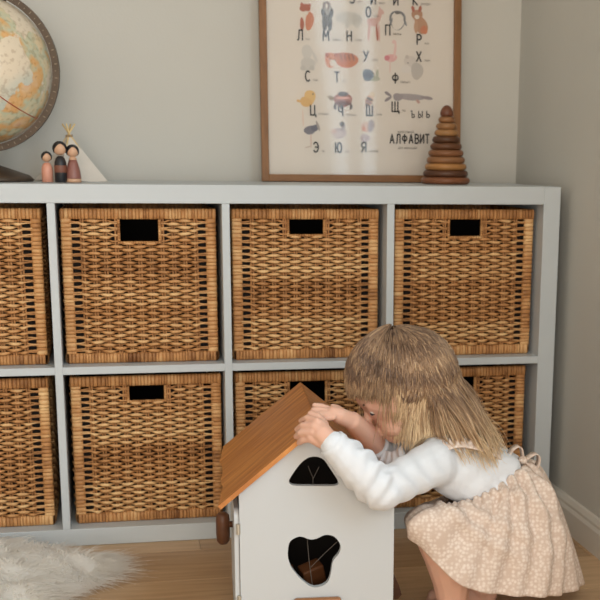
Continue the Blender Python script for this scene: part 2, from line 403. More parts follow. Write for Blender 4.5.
STROKES = {'А': [[(0, 0), (.28, 1), (.56, 0)], [(.1, .33), (.46, .33)]], 'В': [[(0, 0), (0, 1)], [(0, 1)]+arc(.24, .76, .22, .24, 90, -90, 10)+[(0, .52)], [(0, .52)]+arc(.26, .26, .26, .26, 90, -90, 10)+[(0, 0)]],
    'З': [arc(.22, .75, .24, .25, 150, -90, 12)+arc(.22, .25, .27, .25, 90, -150, 12)], 'И': [[(0, 1), (0, 0), (.5, 1), (.5, 0)]], 'Й': [[(0, .86), (0, 0), (.5, .86), (.5, 0)], arc(.25, 1.12, .15, .12, 200, 340, 6)],
    'К': [[(0, 0), (0, 1)], [(.48, 1), (.03, .5), (.5, 0)]], 'Л': [[(-.06, 0), (.06, .06), (.14, 1), (.5, 1), (.5, 0)]], 'М': [[(0, 0), (.06, 1), (.33, .35), (.6, 1), (.66, 0)]], 'Н': [[(0, 0), (0, 1)], [(.5, 0), (.5, 1)], [(0, .52), (.5, .52)]],
    'О': [arc(.26, .5, .26, .5, 0, 360, 24)], 'П': [[(0, 0), (0, 1), (.5, 1), (.5, 0)]], 'Р': [[(0, 0), (0, 1)], [(0, 1)]+arc(.22, .74, .26, .26, 90, -90, 10)+[(0, .48)]], 'С': [arc(.28, .5, .28, .5, 50, 310, 18)],
    'Т': [[(0, 1), (.54, 1)], [(.27, 1), (.27, 0)]], 'У': [[(0, 1), (.28, .42)], [(.54, 1), (.24, .22), (.12, .02), (.02, .02)]], 'Ф': [[(.32, -.02), (.32, 1.02)], arc(.32, .54, .32, .27, 0, 360, 22)], 'Х': [[(0, 1), (.52, 0)], [(.52, 1), (0, 0)]],
    'Ц': [[(0, 1), (0, 0), (.48, 0), (.48, 1)], [(.48, 0), (.62, 0), (.62, -.2)]], 'Ч': [[(0, 1), (0, .62), (.12, .44), (.48, .44)], [(.48, 1), (.48, 0)]], 'Ш': [[(0, 1), (0, 0), (.68, 0), (.68, 1)], [(.34, 0), (.34, 1)]],
    'Щ': [[(0, 1), (0, 0), (.68, 0), (.68, 1)], [(.34, 0), (.34, 1)], [(.68, 0), (.82, 0), (.82, -.2)]], 'Э': [arc(.2, .5, .3, .5, 140, -140, 20), [(.14, .5), (.5, .5)]], 'Ю': [[(0, 0), (0, 1)], [(0, .5), (.2, .5)], arc(.46, .5, .24, .5, 0, 360, 22)],
    'Я': [[(.5, 0), (.5, 1)], [(.5, 1)]+arc(.26, .74, .26, .26, 90, 270, 10)+[(.5, .48)], [(.3, .48), (0, 0)]],
    'ъ': [[(-.12, 1), (.06, 1), (.06, 0)], [(x*.85+.06, y) for x, y in _bowl]], 'ы': [[(0, 1), (0, 0)], [(x*.8, y) for x, y in _bowl], [(.66, 1), (.66, 0)]], 'ь': [[(0, 1), (0, 0)], [(x, y) for x, y in _bowl]]}
def glyph(ch, u, v, hpx, th=.15, sx=.92, name='letter'):
    x, z = pl(u, v); h = hpx/PPM; b = MB(); w2 = th/2
    for st in STROKES[ch]:
        P = [np.array(p) for p in st]
        for p, q in zip(P[:-1], P[1:]):
            d = (q-p)/(np.linalg.norm(q-p)+1e-9); n_ = np.array([-d[1], d[0]])*w2; e_ = d*w2*.5
            b.add([(x+c[0]*h*sx, -.0075, z+c[1]*h) for c in (p-e_-n_, q+e_-n_, q+e_+n_, p-e_+n_)], [(0, 1, 2, 3)])
    return b.build(name, INK, pe)
BIG = [('Л', 298, 40), ('М', 323, 40.5), ('Н', 347, 41), ('О', 366, 17), ('П', 385.5, 35), ('Р', 417, 44.5),
       ('С', 305.5, 81), ('Т', 334.5, 82), ('У', 363.5, 61), ('Ф', 392.5, 83), ('Х', 416.5, 61.5),
       ('Ц', 310.5, 115), ('Ч', 338.5, 116), ('Ш', 366.5, 115.5), ('Щ', 392, 111.5), ('Э', 314, 152), ('Ю', 335.5, 152.5), ('Я', 361.5, 152),
       ('З', 350, 3), ('И', 371, 4), ('Й', 393.5, 5), ('К', 413, 5)]
SMALL = {'Л': 'иса', 'М': 'едведь', 'Н': 'осорог', 'О': 'лень', 'П': 'ингвин', 'Р': 'ысь', 'С': 'лон', 'Т': 'игр', 'У': 'литка', 'Ф': 'ламинго', 'Х': 'омяк',
         'Ц': 'ыплёнок', 'Ч': 'ерепаха', 'Ш': 'мель', 'Щ': 'ука', 'Э': 'му', 'Ю': 'рок', 'Я': 'щерица', 'З': 'аяц', 'И': 'ндюк', 'К': 'рокодил'}
for ch, u, v in BIG:
    glyph(ch, u, v, 9.0)
    if ch in SMALL: text(SMALL[ch], u+7.6 if ch not in 'ШЩЮМ' else u+9.5, v, 2.3, INK2, .75, 0, 'small_word')
for ch, u in (('ъ', 411.5), ('ы', 418.5), ('ь', 426.5)): glyph(ch, u, 117.5, 6)
for ch, u in zip('АЛФАВИТ', (390, 396.5, 402.3, 409, 415, 420.2, 425.3)): glyph(ch, u, 143.2, 8.2, .17, .82)
text('животный', 397, 133, 2.6, INK2, .95, 0, 'small_word'); text('для малышей', 398, 149, 2.4, INK2, .85, 0, 'small_word')
def art(name, shapes):
    b = MB()
    for i, (u, v, ru, rv, ang, col) in enumerate(shapes):
        x, z = pl(u, v); n = 18; ca, sa = math.cos(math.radians(ang)), math.sin(math.radians(ang)); pts = []
        for j in range(n):
            q = 2*math.pi*j/n; k = 1+.06*math.sin(3*q+i); ex, ez = ru/PPM*k*math.cos(q), rv/PPM*k*math.sin(q)
            pts.append((x+ex*ca-ez*sa, -.0062-.00003*i, z+ex*sa+ez*ca))
        b.add(pts, [tuple(range(n))], .5, srgb(*[c*.72+f*.28 for c, f in zip(col, (222, 214, 204))]))
    b.build(name, TINT, pe, col=True)
OR, DO, GY, LG, BK, PK, CR = (196, 106, 66), (160, 70, 48), (150, 146, 142), (196, 192, 184), (70, 66, 66), (206, 160, 150), (224, 216, 204)
art('fox_print', [(304, 18, 4.5, 9, 6, CR), (309.5, 21, 4, 8.5, -8, OR), (302, 24, 2, 6, 0, DO), (305, 8, 5.2, 3.6, 0, DO), (302, 5, 1.6, 2.4, 20, DO), (309, 6, 1.6, 2.6, -20, DO), (306, 13, 2.2, 2, 0, CR)])
art('badger_print', [(327, 12, 5, 8, 0, (150, 144, 138)), (323.5, 14, 2, 5, 15, BK), (331, 14, 2, 5, -15, BK), (327, 21, 5, 5, 0, (84, 80, 78)), (324.5, 26, 2, 4.5, 6, BK), (330, 26, 2, 4.5, -6, BK), (326.5, 5, 3.6, 3.4, 0, (120, 104, 98)), (326.5, 6, 1.2, 2.4, 0, CR)])
art('rhino_print', [(349, 18, 11, 6, 0, LG), (357, 20, 5, 6, 0, (186, 182, 174)), (340, 18, 4, 3.6, 20, LG), (347, 25, 2, 3, 0, LG), (357, 25, 2.4, 3, 0, LG)])
art('deer_print', [(373, 22, 6, 4, 5, PK), (379, 17, 2, 6, -15, PK), (381, 12, 3, 2.4, -20, PK), (369, 32, 1.1, 9, -4, PK), (377, 33, 1.1, 8, 4, DO), (379, 33, .9, 8, 2, PK), (380, 9, 1, 2.4, 15, PK)])
art('penguin_print', [(397.5, 20, 8, 9, 0, (92, 96, 104)), (397.5, 21, 6.4, 8, 0, (222, 214, 204)), (397.5, 13, 2.6, 1.2, 0, BK), (391, 22, 1, 4, -20, (92, 96, 104)), (405, 22, 1, 4, 20, (92, 96, 104))])
art('lynx_print', [(417, 15, 5.5, 5, 0, (168, 116, 84)), (413, 9, 1.6, 3, 15, DO), (420, 9, 1.6, 3, -15, DO), (421, 25, 6, 9, 25, (176, 126, 92)), (424, 30, 3.6, 4, 0, OR), (416, 27, 2, 6, 0, (188, 140, 106)), (417, 17, 2.4, 2, 0, CR)])
art('elephant_print', [(307, 52, 5, 7, 0, (204, 200, 194)), (308, 64, 7, 6, 0, (198, 194, 188)), (315, 57, 1.6, 6, 25, (204, 200, 194)), (303, 68, 2.6, 2.4, 0, (188, 184, 178)), (312, 68, 2.6, 2.4, 0, (188, 184, 178))])
art('tiger_print', [(346, 60, 12, 7, -4, OR), (331, 60, 6, 7, 0, (204, 124, 84)), (333, 63, 3.4, 3, 0, CR), (327, 55, 1.8, 1.8, 0, DO), (336, 55, 1.8, 1.8, 0, DO)] + [(341+k*4, 57, .8, 4, 18, (110, 62, 44)) for k in range(4)] + [(330, 59, .7, .7, 0, BK), (335, 60, .7, .7, 0, BK)])
art('snail_print', [(372, 78, 8, 2.6, -8, (168, 172, 150)), (368, 75, 5.6, 5.6, 0, (92, 104, 120)), (368, 75.5, 3.4, 3.4, 0, (58, 66, 84)), (377, 74, 1.6, 4, -10, (168, 172, 150))])
art('flamingo_print', [(391, 58, 6, 3.6, 5, (222, 164, 164)), (387, 58, 2.6, 2.4, 0, (206, 108, 124)), (395, 50, 1.2, 8, -6, (226, 186, 182)), (394, 42, 2, 2, 0, (226, 186, 182)), (390, 66, .5, 7, 0, (222, 184, 176))])
art('hamster_print', [(410, 62, 6, 6, 0, (206, 198, 192)), (417, 71, 6, 8, 0, (184, 178, 172)), (406, 69, 5, 4, 0, (220, 214, 208)), (407, 57, 1.8, 1.8, 0, (190, 180, 174)), (408, 63, .6, .6, 0, BK)])
art('chick_print', [(310, 97, 5.4, 6.6, 0, (222, 178, 102)), (306, 102, 6, 4.4, -20, (216, 166, 90)), (299, 101, 2.6, 1.2, -15, (216, 166, 90)), (313, 94, .7, .7, 0, BK), (303, 118, .7, 8, 2, (222, 196, 180))])
art('turtle_print', [(343, 100, 9, 6.4, 0, (148, 84, 72)), (343, 94, 5, 2.2, 0, BK), (343, 98, 7.6, 1.3, 0, (214, 150, 130)), (343, 103.5, 8.4, 2, 0, (96, 60, 60)), (331, 98, 3, 2.2, -35, (140, 124, 100)), (335, 107, 1.4, 2.6, 10, BK), (341, 107, 1.2, 2.4, 0, BK), (351, 107, 1.4, 2.6, -10, BK)])
art('bumblebee_print', [(369, 101, 3.6, 6, -24, (214, 168, 140)), (369.5, 99, 3.6, 1.2, -24, BK), (368.5, 102, 3.6, 1.1, -24, (112, 60, 56)), (367.5, 105, 2.6, 1, -24, BK), (372, 94.5, 2.6, 2.4, 0, (224, 204, 176)), (364, 95, 4, 1.8, -30, (224, 216, 206))])
art('pike_print', [(411, 97, 15, 3, -3, (150, 142, 146)), (398, 97, 5, 3.6, 0, (140, 132, 138)), (388, 94, 4, 1.4, -32, (118, 110, 120)), (388, 99, 4, 1.4, 32, (118, 110, 120)), (427, 98, 6, 1.6, -6, (132, 122, 128)), (418, 101.5, 2.4, 1.4, -40, (184, 140, 130))])
art('emu_print', [(310, 130, 6, 4, 15, (92, 92, 108)), (315, 128, 4, 3, 30, (70, 74, 96)), (318, 126, 1.2, 5, 20, (150, 140, 136)), (311, 141, .6, 7, 0, (206, 172, 158)), (308, 147, 3, .6, 15, (190, 172, 160))])
art('bird_print', [(339, 133, 7, 5, 0, (176, 160, 164)), (338, 134, 5.6, 3, 0, (204, 190, 190)), (343, 126, 2, 4, 0, (150, 140, 144)), (342, 124, 2.4, 2, 0, BK), (334, 131, 2.4, 2, 30, (208, 176, 168))])
art('lizard_print', [(367, 127, 6, 5, 0, (212, 182, 170)), (371, 126, 3, 6, -10, (160, 150, 158)), (365, 138, 5, 3.6, 0, (186, 172, 178)), (364, 129, 2, 2, 0, (216, 150, 130))])

# ---------------------------------------------------------------- stacking rings
ST = at(443, 184.6, .22); ST = np.array([ST[0], .20, H+.0005])
e = empty('stacking_rings', ST); tag(e, 'wooden ring stacking pyramid of brown discs beside the poster', 'toy')
PXM = 1240.4/2.93
rows = [(24, 7.3, (134, 84, 56)), (22, 6.9, (94, 60, 42)), (20.5, 6.9, (176, 124, 72)), (18.8, 6.9, (150, 104, 68)), (17.2, 6.9, (138, 92, 60)), (15.5, 6.9, (108, 70, 46)),
        (13.6, 6.9, (92, 60, 40)), (11.6, 6.7, (172, 126, 80)), (10.1, 6.6, (160, 116, 76)), (8.0, 6.6, (146, 102, 66))]
z = 0
for i, (r, h, c) in enumerate(rows):
    r /= PXM; h *= .93/PXM; k = h*.5
    prof = [(r-k*.9, z)]+[(r-k+k*math.cos(a), z+k+k*.98*math.sin(a)) for a in np.linspace(-1.3, 1.3, 8)]+[(r-k*.9, z+h)]
    wm = mat('ring_wood', srgb(*c), .4, var=.25, scale=18, stretch=(1, 5, 5), spec=.35)
    MB().lathe(prof, 36).build('ring', wm, e, True); z += h
r = 6.4/PXM; h = 10.5/PXM
MB().lathe([(r*.8, z), (r, z+h*.12), (r*.98, z+h*.35), (r*.82, z+h*.65), (r*.55, z+h*.87), (r*.2, z+h)], 28).build('top_cone', mat('cone_wood', srgb(112, 66, 44), .4, var=.2, scale=20), e, True)

# ---------------------------------------------------------------- globe
GC = at(-22, 70, .20); GR = .152
e = empty('desk_globe', (GC[0], .20, H+.0005)); tag(e, 'antique style desk globe with bronze meridian ring at the shelf left end', 'globe')
GM = bpy.data.materials.new('globe_map'); GM.use_nodes = True; nt = GM.node_tree; N = nt.nodes; L = nt.links; b = N['Principled BSDF']
b.inputs['Roughness'].default_value = .16; b.inputs['Specular IOR Level'].default_value = .5
tc = N.new('ShaderNodeTexCoord')
def nz(sc, det, off):
    mp = N.new('ShaderNodeMapping'); mp.inputs['Location'].default_value = off; L.new(tc.outputs['Object'], mp.inputs[0])
    n = N.new('ShaderNodeTexNoise'); n.inputs['Scale'].default_value = sc; n.inputs['Detail'].default_value = det; L.new(mp.outputs[0], n.inputs['Vector']); return n
def ramp(src, stops):
    r = N.new('ShaderNodeValToRGB'); els = r.color_ramp.elements
    while len(els) < len(stops): els.new(.5)
    for el, (p, c) in zip(els, stops): el.position = p; el.color = (*c, 1)
    L.new(src, r.inputs[0]); return r
def mixc(f, a, c):
    m_ = N.new('ShaderNodeMix'); m_.data_type = 'RGBA'; L.new(f, m_.inputs[0]); L.new(a, m_.inputs[6]); L.new(c, m_.inputs[7]); return m_.outputs[2]
land = nz(9, 6, (.31, .2, .17)); mask = ramp(land.outputs[0], [(.50, (0, 0, 0)), (.515, (1, 1, 1))])
reg = nz(14, 3, (2, 1, 3))
lc = ramp(reg.outputs[0], [(.34, srgb(214, 150, 132)), (.43, srgb(226, 190, 148)), (.50, srgb(222, 172, 112)), (.57, srgb(196, 198, 170)), (.66, srgb(226, 204, 164))])
oc = ramp(nz(5, 4, (5, 2, 1)).outputs[0], [(.36, srgb(196, 202, 190)), (.48, srgb(228, 212, 188))])
fine = ramp(nz(90, 3, (0, 0, 0)).outputs[0], [(.36, (.66, .58, .52)), (.48, (1, 1, 1))])
c1 = mixc(mask.outputs[0], oc.outputs[0], lc.outputs[0])
mm = N.new('ShaderNodeMix'); mm.data_type = 'RGBA'; mm.blend_type = 'MULTIPLY'; mm.inputs[0].default_value = .55; L.new(c1, mm.inputs[6]); L.new(fine.outputs[0], mm.inputs[7])
L.new(mm.outputs[2], b.inputs['Base Color'])
gz = GC[2]-(H+.0005)
sph = MB(); sph.ell((0, 0, 0), (GR, GR, GR), 64, 40); so = sph.build('globe_ball', GM, e, True); so.location = (0, 0, gz); so.rotation_euler = (.2, .41, .6)
BRZ = mat('bronze', srgb(92, 78, 66), .45, var=.2, scale=30, metal=.55)
# equator/ecliptic line raised on the paper gores
def circ(r, n=96): return [(r*math.cos(2*math.pi*i/n), r*math.sin(2*math.pi*i/n), 0) for i in range(n+1)]
k = MB(); k.tube(circ(GR+.0002), .0011, 5, False); eq = k.build('equator_line', mat('red_line', srgb(176, 78, 48), .4), so, True)
eq.rotation_euler = (.25, .12, 0)
k = MB(); ro, ri, th = .1685, .1545, .006; n = 96; vs = []
for i in range(n):
    q = 2*math.pi*i/n
    for r_, y_ in ((ri, -th), (ro, -th), (ro, th), (ri, th)): vs.append((r_*math.cos(q), y_, r_*math.sin(q)))
k.add(vs, [(i*4+j, i*4+(j+1) % 4, ((i+1) % n)*4+(j+1) % 4, ((i+1) % n)*4+j) for i in range(n) for j in range(4)])
rg = k.build('meridian_ring', BRZ, e); rg.location = (0, 0, gz); rg.rotation_euler = (0, 0, -.16)
dm = mat('scale_mark', srgb(150, 136, 116), .5)
k = MB()
for i in range(72):
    q = 2*math.pi*i/72; c, s_ = math.cos(q), math.sin(q); r0, r1 = .160, .1625+(.003 if i % 2 else 0)
    tx, tz = -s_*.0007, c*.0007
    k.add([(r0*c-tx, -th-.0003, r0*s_-tz), (r1*c-tx, -th-.0003, r1*s_-tz), (r1*c+tx, -th-.0003, r1*s_+tz), (r0*c+tx, -th-.0003, r0*s_+tz)], [(0, 1, 2, 3)])
k.build('degree_scale', dm, rg)
k = MB(); k.lathe([(.10, 0), (.102, .004), (.094, .012), (.06, .024), (.03, .034), (.02, .045), (.018, gz-.172)], 40); k.build('stand_foot', BRZ, e, True)
k = MB(); ax = np.array([math.sin(.41), 0, math.cos(.41)])
k.tube([ax*-.167+np.array([0, 0, gz]), ax*-.15+np.array([0, 0, gz])], .004, 10); k.build('axis_pin', BRZ, e)
k = MB(); k.tube([ax*.15+np.array([0, 0, gz]), ax*.167+np.array([0, 0, gz])], .004, 10); k.build('axis_pin', BRZ, e)

# ---------------------------------------------------------------- peg dolls and tipi
SKINW = mat('doll_wood', srgb(214, 170, 138), .45, var=.08, scale=40); BLK = mat('doll_black', srgb(30, 28, 32), .4)
def doll(u, v, Y, hpx, wpx, body, label, band=None, foot=None, bun=False):
    p = at(u, v, Y); s = (Y-CAM[1])/1240.4*1.0; h = hpx*s; r = wpx*s/2
    e = empty('peg_doll', (p[0], Y, H+.0005)); tag(e, label, 'doll', 'wooden peg dolls on the shelf')
    hr = h*.165; hz = h-hr
    bm_ = mat('doll_paint', body, .4)
    f0 = .1*h if foot else 0
    if foot: MB().lathe([(r*.92, 0), (r, .01*h), (r*.99, f0)], 28).build('foot', SKINW, e, True)
    prof = [(r, f0), (r*1.0, .12*h), (r*.9, .3*h), (r*.66, .5*h), (r*.5, .60*h)] if foot else [(r*.9, 0), (r, .02*h), (r*1.0, .35*h), (r*.94, .5*h), (r*.72, .59*h), (r*.4, .645*h)]
    MB().lathe(prof, 28).build('body', bm_, e, True)
    if foot: MB().lathe([(r*.5, .60*h), (r*.52, .63*h), (r*.42, .66*h), (r*.3, .69*h)], 24).build('neck', SKINW, e, True)
    if band: MB().lathe([(r*1.01, .24*h), (r*1.035, .25*h), (r*1.035, .41*h), (r*1.01, .42*h)], 28).build('belt', band, e, True)
    hd = MB(); hd.ell((0, 0, hz), (hr, hr, hr*1.02), 24, 16); hd.build('head', SKINW, e, True)
    hb = MB(); n = 28; k = 16; R = hr*1.10; vs = []       # hair cap, open over the face
    for i in range(k+1):
        for j in range(n):
            q = 2*math.pi*j/n; front = max(0, -math.sin(q))
            lim = math.radians(128-78*front**1.6+ (10*math.sin(2*q) if front > .2 else 0)); t_ = lim*i/k
            vs.append((R*math.sin(t_)*math.cos(q), R*math.sin(t_)*math.sin(q), hz+R*math.cos(t_)))
    for j in range(n):
        x, y, zz = vs[k*n+j]; vs.append((x*.88, y*.88, hz+(zz-hz)*.9))
    hb.add(vs, [(i*n+j, i*n+(j+1) % n, (i+1)*n+(j+1) % n, (i+1)*n+j) for i in range(k+1) for j in range(n)])
    ho = hb.build('hair', BLK, e, True)
    if bun: k_ = MB(); k_.ell((hr*.2, hr*.7, hz+hr*.5), (hr*.5,)*3, 14, 8); k_.build('hair_bun', BLK, ho, True)
    return e
doll(47.8, 182.6, .13, 28, 10.5, srgb(214, 150, 126), 'smallest peg doll with black hair and a peach coloured body', bun=True)
doll(61.3, 182.8, .12, 37.5, 11.5, srgb(34, 33, 36), 'tallest peg doll dressed in black with a brown belt', band=mat('doll_belt', srgb(122, 74, 56), .5))
doll(73.8, 182.6, .125, 34.5, 14.5, srgb(142, 92, 82), 'peg doll in a brown dress with a pale wooden foot', foot=True)
tp = at(71, 179, .25); tz0 = H+.0005
e = empty('toy_tipi', (tp[0], .25, tz0), .5); tag(e, 'small cream cloth toy tipi with crossed sticks behind the peg dolls', 'toy tent')
k = MB(); hb_, ht = .058, .094; n = 4; steps = 10; vs = []
for i in range(steps+1):
    t_ = i/steps
    for s_ in range(n):
        c0 = np.array([(-1, -1), (1, -1), (1, 1), (-1, 1)][s_]); c1_ = np.array([(-1, -1), (1, -1), (1, 1), (-1, 1)][(s_+1) % 4])
        for j in range(6):
            q = j/6; p_ = c0+(c1_-c0)*q; sag = 1-.07*math.sin(math.pi*q)*(1-abs(2*t_-1)*.4)
            rr_ = hb_*(1-t_*.93)*sag; vs.append((p_[0]*rr_, p_[1]*rr_, .0005+ht*t_+.001*math.sin(q*math.pi*2)*(1-t_)))
m_ = n*6
k.add(vs, [(i*m_+j, i*m_+(j+1) % m_, (i+1)*m_+(j+1) % m_, (i+1)*m_+j) for i in range(steps) for j in range(m_)])
autosmooth(k.build('cloth', mat('tipi_cloth', srgb(222, 214, 204), .85, var=.06, scale=60, bump=.15, bscale=400), e), 50)
PW_ = mat('tipi_stick', srgb(224, 196, 140), .6)
for sx, sy in ((-1, -1), (1, -1), (1, 1), (-1, 1)):
    MB().tube([(sx*.050, sy*.050, .0005), (sx*.004, sy*.004, ht), (-sx*.010, -sy*.010, ht+.028)], .0019, 8).build('stick', PW_, e, True)
k = MB(); k.tube([(.0075*math.cos(q), .0075*math.sin(q), ht-.001+.0005*q) for q in np.linspace(0, 12.5, 40)], .0009, 5); k.build('tie_string', mat('string', srgb(170, 140, 110), .8), e)

# ---------------------------------------------------------------- toy house
HW = mat('house_white', srgb(196, 199, 201), .5, var=.02, scale=6, spec=.4)
ROOF = mat('roof_wood', srgb(214, 146, 78), .38, scale=6, stretch=(1.5, 13, 1.5), col2=srgb(158, 90, 40), bump=.12, bscale=12, spec=.45)
DARKW = mat('dark_wood', srgb(96, 58, 34), .4, var=.4, scale=16, stretch=(1, 1, 4), spec=.4)
MIDW = mat('handle_wood', srgb(166, 112, 70), .45, var=.25, scale=14, stretch=(1, 4, 4))
PSI = .070; FL = at(240, 560, -.63); FL[2] = 0                # front left corner of the house on the floor, turn of the house
EW, ED = np.array([math.cos(PSI), -math.sin(PSI), 0]), np.array([math.sin(PSI), math.cos(PSI), 0])
HO = empty('toy_house', FL, -PSI); tag(HO, 'white wooden toy house with an orange brown plank roof', 'toy house')
def H_(b, name, m_, parent=None, **k): return b.build(name, m_, parent or HO, **k)
def face(u, v, dd=0.0):                                      # position on the front panel (or dd behind it)
    r = ray(u, v); t = np.dot(FL+ED*dd-CAM, ED)/np.dot(r, ED); q = CAM+r*t; return np.dot(q-FL, EW), q[2]
def loop(pts, n=48):                                        # closed smooth outline through points
    P = np.array(pts); k = len(P); out = []
    for i in range(n):
        t = i*k/n; j = int(t); f = t-j; p0, p1, p2, p3 = P[j-1], P[j % k], P[(j+1) % k], P[(j+2) % k]
        out.append(.5*((2*p1)+(-p0+p2)*f+(2*p0-5*p1+4*p2-p3)*f*f+(-p0+3*p1-3*p2+p3)*f**3))
    return np.array(out)
hole1 = loop([face(*p) for p in [(289, 482), (292, 475), (301, 463), (309, 457.5), (317, 456.8), (324, 460), (331, 470), (338, 481), (336.5, 485.5), (325, 486), (310, 486), (294, 485.5)]])
hole2 = loop([face(*p) for p in [(288, 550), (290.5, 541), (300, 536.5), (310, 539.5), (317, 538.5), (325, 535), (334, 536.5), (340.5, 545), (339, 553.5), (333, 561.5), (330.5, 575), (326, 584), (314, 587.5), (303, 581), (293, 570), (288.5, 560)]])
def panel_with_holes(outer, holes, y0, y1):
    bm = bmesh.new(); E_ = []
    for lp in [outer]+holes:
        vs = [bm.verts.new((x, y0, z)) for x, z in lp]; E_ += [bm.edges.new((vs[i], vs[(i+1) % len(vs)])) for i in range(len(vs))]
    bmesh.ops.triangle_fill(bm, use_beauty=True, use_dissolve=False, edges=E_)
    r = bmesh.ops.extrude_face_region(bm, geom=bm.faces[:])
    for v in r['geom']:
        if isinstance(v, bmesh.types.BMVert): v.co.y = y1
    bmesh.ops.recalc_face_normals(bm, faces=bm.faces[:]); return bm
HWD, HDP, HZ, RZ = .262, .33, .2745, .3830                   # width, depth, wall height at the eaves, ridge
SLP = (RZ-HZ)/(HWD/2)
outer = [(0, .012), (HWD, .012), (HWD, HZ), (HWD/2, RZ), (0, HZ)]
k = MB(); k.bm(panel_with_holes(outer, [hole1, hole2], 0, .012)); H_(k, 'front_panel', HW)
k = MB(); k.prism(outer, HDP-.012, HDP); H_(k, 'back_panel', HW)
k = MB(); k.box(HWD-.012, HWD, .0122, HDP-.0122, .012, HZ-.002); H_(k, 'side_wall', HW)
k = MB(); k.box(0, .012, .0122, HDP-.0122, .250, HZ-.002); H_(k, 'side_wall', HW)
k = MB(); k.box(0, HWD, 0, HDP, .0005, .0118, .001); H_(k, 'floor_board', MIDW)
INN = mat('inside_shade', srgb(38, 28, 22), .6)  # shade inside the house put into the colour of an added shell
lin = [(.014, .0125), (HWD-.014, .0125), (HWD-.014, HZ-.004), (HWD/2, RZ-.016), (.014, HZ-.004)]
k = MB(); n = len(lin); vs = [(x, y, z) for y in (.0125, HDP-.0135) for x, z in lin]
k.add(vs, [(j, (j+1) % n, (j+1) % n+n, j+n) for j in range(n)]+[tuple(range(n, 2*n))]); H_(k, 'inner_shade_shell', INN)
# hinged side door with rounded top corners
dy0, dy1, dz0, dz1, rr_ = .004, HDP-.006, .016, .2445, .016
pts = [(dy0, dz0), (dy1, dz0)]+[(dy1-rr_+rr_*math.cos(a), dz1-rr_+rr_*math.sin(a)) for a in np.linspace(0, math.pi/2, 7)]+[(dy0+rr_-rr_*math.sin(a), dz1-rr_+rr_*math.cos(a)) for a in np.linspace(0, math.pi/2, 7)]
k = MB(); n = len(pts); vs = [(-.0085, y, z) for y, z in pts]+[(-.001, y, z) for y, z in pts]
k.add(vs, [tuple(range(n-1, -1, -1)), tuple(range(n, 2*n))]+[(j, (j+1) % n, (j+1) % n+n, j+n) for j in range(n)]); door = H_(k, 'side_door', HW)
for z in (.085, .212):
    k = MB(); k.tube([(-.002, -.001, z-.009), (-.002, -.001, z+.009)], .0035, 10); H_(k, 'hinge', mat('hinge_metal', srgb(190, 184, 170), .35, metal=.6), door)
# roof slopes: thick boards with a wavy live edge on the eaves
def slope(name, side, eaves, th=.0075, y0=-.012, y1=.372):
    ny, ns = 30, 8; b = MB(); up_ = np.array([side*SLP, 0, 1.0]); up_ /= np.linalg.norm(up_); bt = np.array(eaves); nb = len(bt)
    ridge_x = HWD/2+(-.0003 if side < 0 else .0003); vs = [[], []]
    for i in range(ny+1):
        t = i/ny; q = t*(nb-1); j = min(int(q), nb-2); q -= j; q = q*q*(3-2*q); ex_ = bt[j]*(1-q)+bt[j+1]*q
        for s_ in range(ns+1):
            x = ridge_x+(ex_-ridge_x)*s_/ns; z = RZ+.0008-SLP*abs(x-HWD/2)
            p = np.array([x, y0+(y1-y0)*t, z]); vs[1].append(p); vs[0].append(p+(up_*th if s_ else np.array([0, 0, th/up_[2]])))
    m_ = ns+1; K = (ny+1)*m_; fs = []
    for i in range(ny):
        for s_ in range(ns):
            a = i*m_+s_; fs.append((a, a+1, a+m_+1, a+m_)); fs.append((a+K, a+K+m_, a+K+m_+1, a+K+1))
    bd_ = [i*m_ for i in range(ny+1)]+[ny*m_+s_ for s_ in range(1, m_)]+[i*m_+ns for i in range(ny-1, -1, -1)]+[s_ for s_ in range(ns-1, 0, -1)]
    fs += [(bd_[i], bd_[(i+1) % len(bd_)], bd_[(i+1) % len(bd_)]+K, bd_[i]+K) for i in range(len(bd_))]
    b.add(vs[0]+vs[1], fs); bm = bmesh.new(); me = b.mesh(name); bm.from_mesh(me); bmesh.ops.recalc_face_normals(bm, faces=bm.faces[:]); bm.to_mesh(me); bm.free()
    return autosmooth(link(name, me, ROOF, HO), 35)
slope('roof_slope', -1, [-.0305, -.025, -.021, -.024, -.020, -.020, -.024, -.019, -.016])
slope('roof_slope', 1, [.274, .278, .273, .277, .274, .279, .275, .276])
# wooden knob on the door, bracket on the other side, handle on the front, cords across the openings
kx, kz = -.026, .176
k = MB(); k.tube([(kx, .15, kz+.022), (kx, .15, kz+.018), (kx, .15, kz+.006), (kx, .15, kz-.016), (kx, .15, kz-.030), (kx, .15, kz-.036)], [.007, .0115, .0125, .0125, .0115, .007], 18); kn = H_(k, 'door_knob', DARKW, door, smooth=True)
k = MB(); k.tube([(-.008, .15, kz), (kx+.004, .15, kz)], .006, 12); H_(k, 'knob_stem', DARKW, door, smooth=True)
k = MB(); k.prism([(HWD+.0005, .106), (HWD+.010, .100), (HWD+.026, .066), (HWD+.031, .048), (HWD+.025, .040), (HWD+.0005, .038)], .10, .125); H_(k, 'side_bracket', DARKW)
(hx0, hz0), (hx1, _) = face(293, 597), face(341, 597)
k = MB(); k.box(hx0, hx1, -.016, -.0002, hz0-.035, hz0, .006); H_(k, 'front_handle', MIDW)
CORD = mat('pull_cord', srgb(84, 76, 70), .7)
def cord(pts):
    k = MB(); k.tube([(lambda q: (q[0], .0145, q[1]))(face(u, v, .0145)) for u, v in pts], .0006, 6); H_(k, 'pull_cord', CORD)
cord([(313, 490), (313, 478), (308, 466)]); cord([(313.2, 478.5), (319, 467)])
cord([(307, 536), (309, 560), (313, 590)]); cord([(311, 567), (325, 553), (338, 541)])
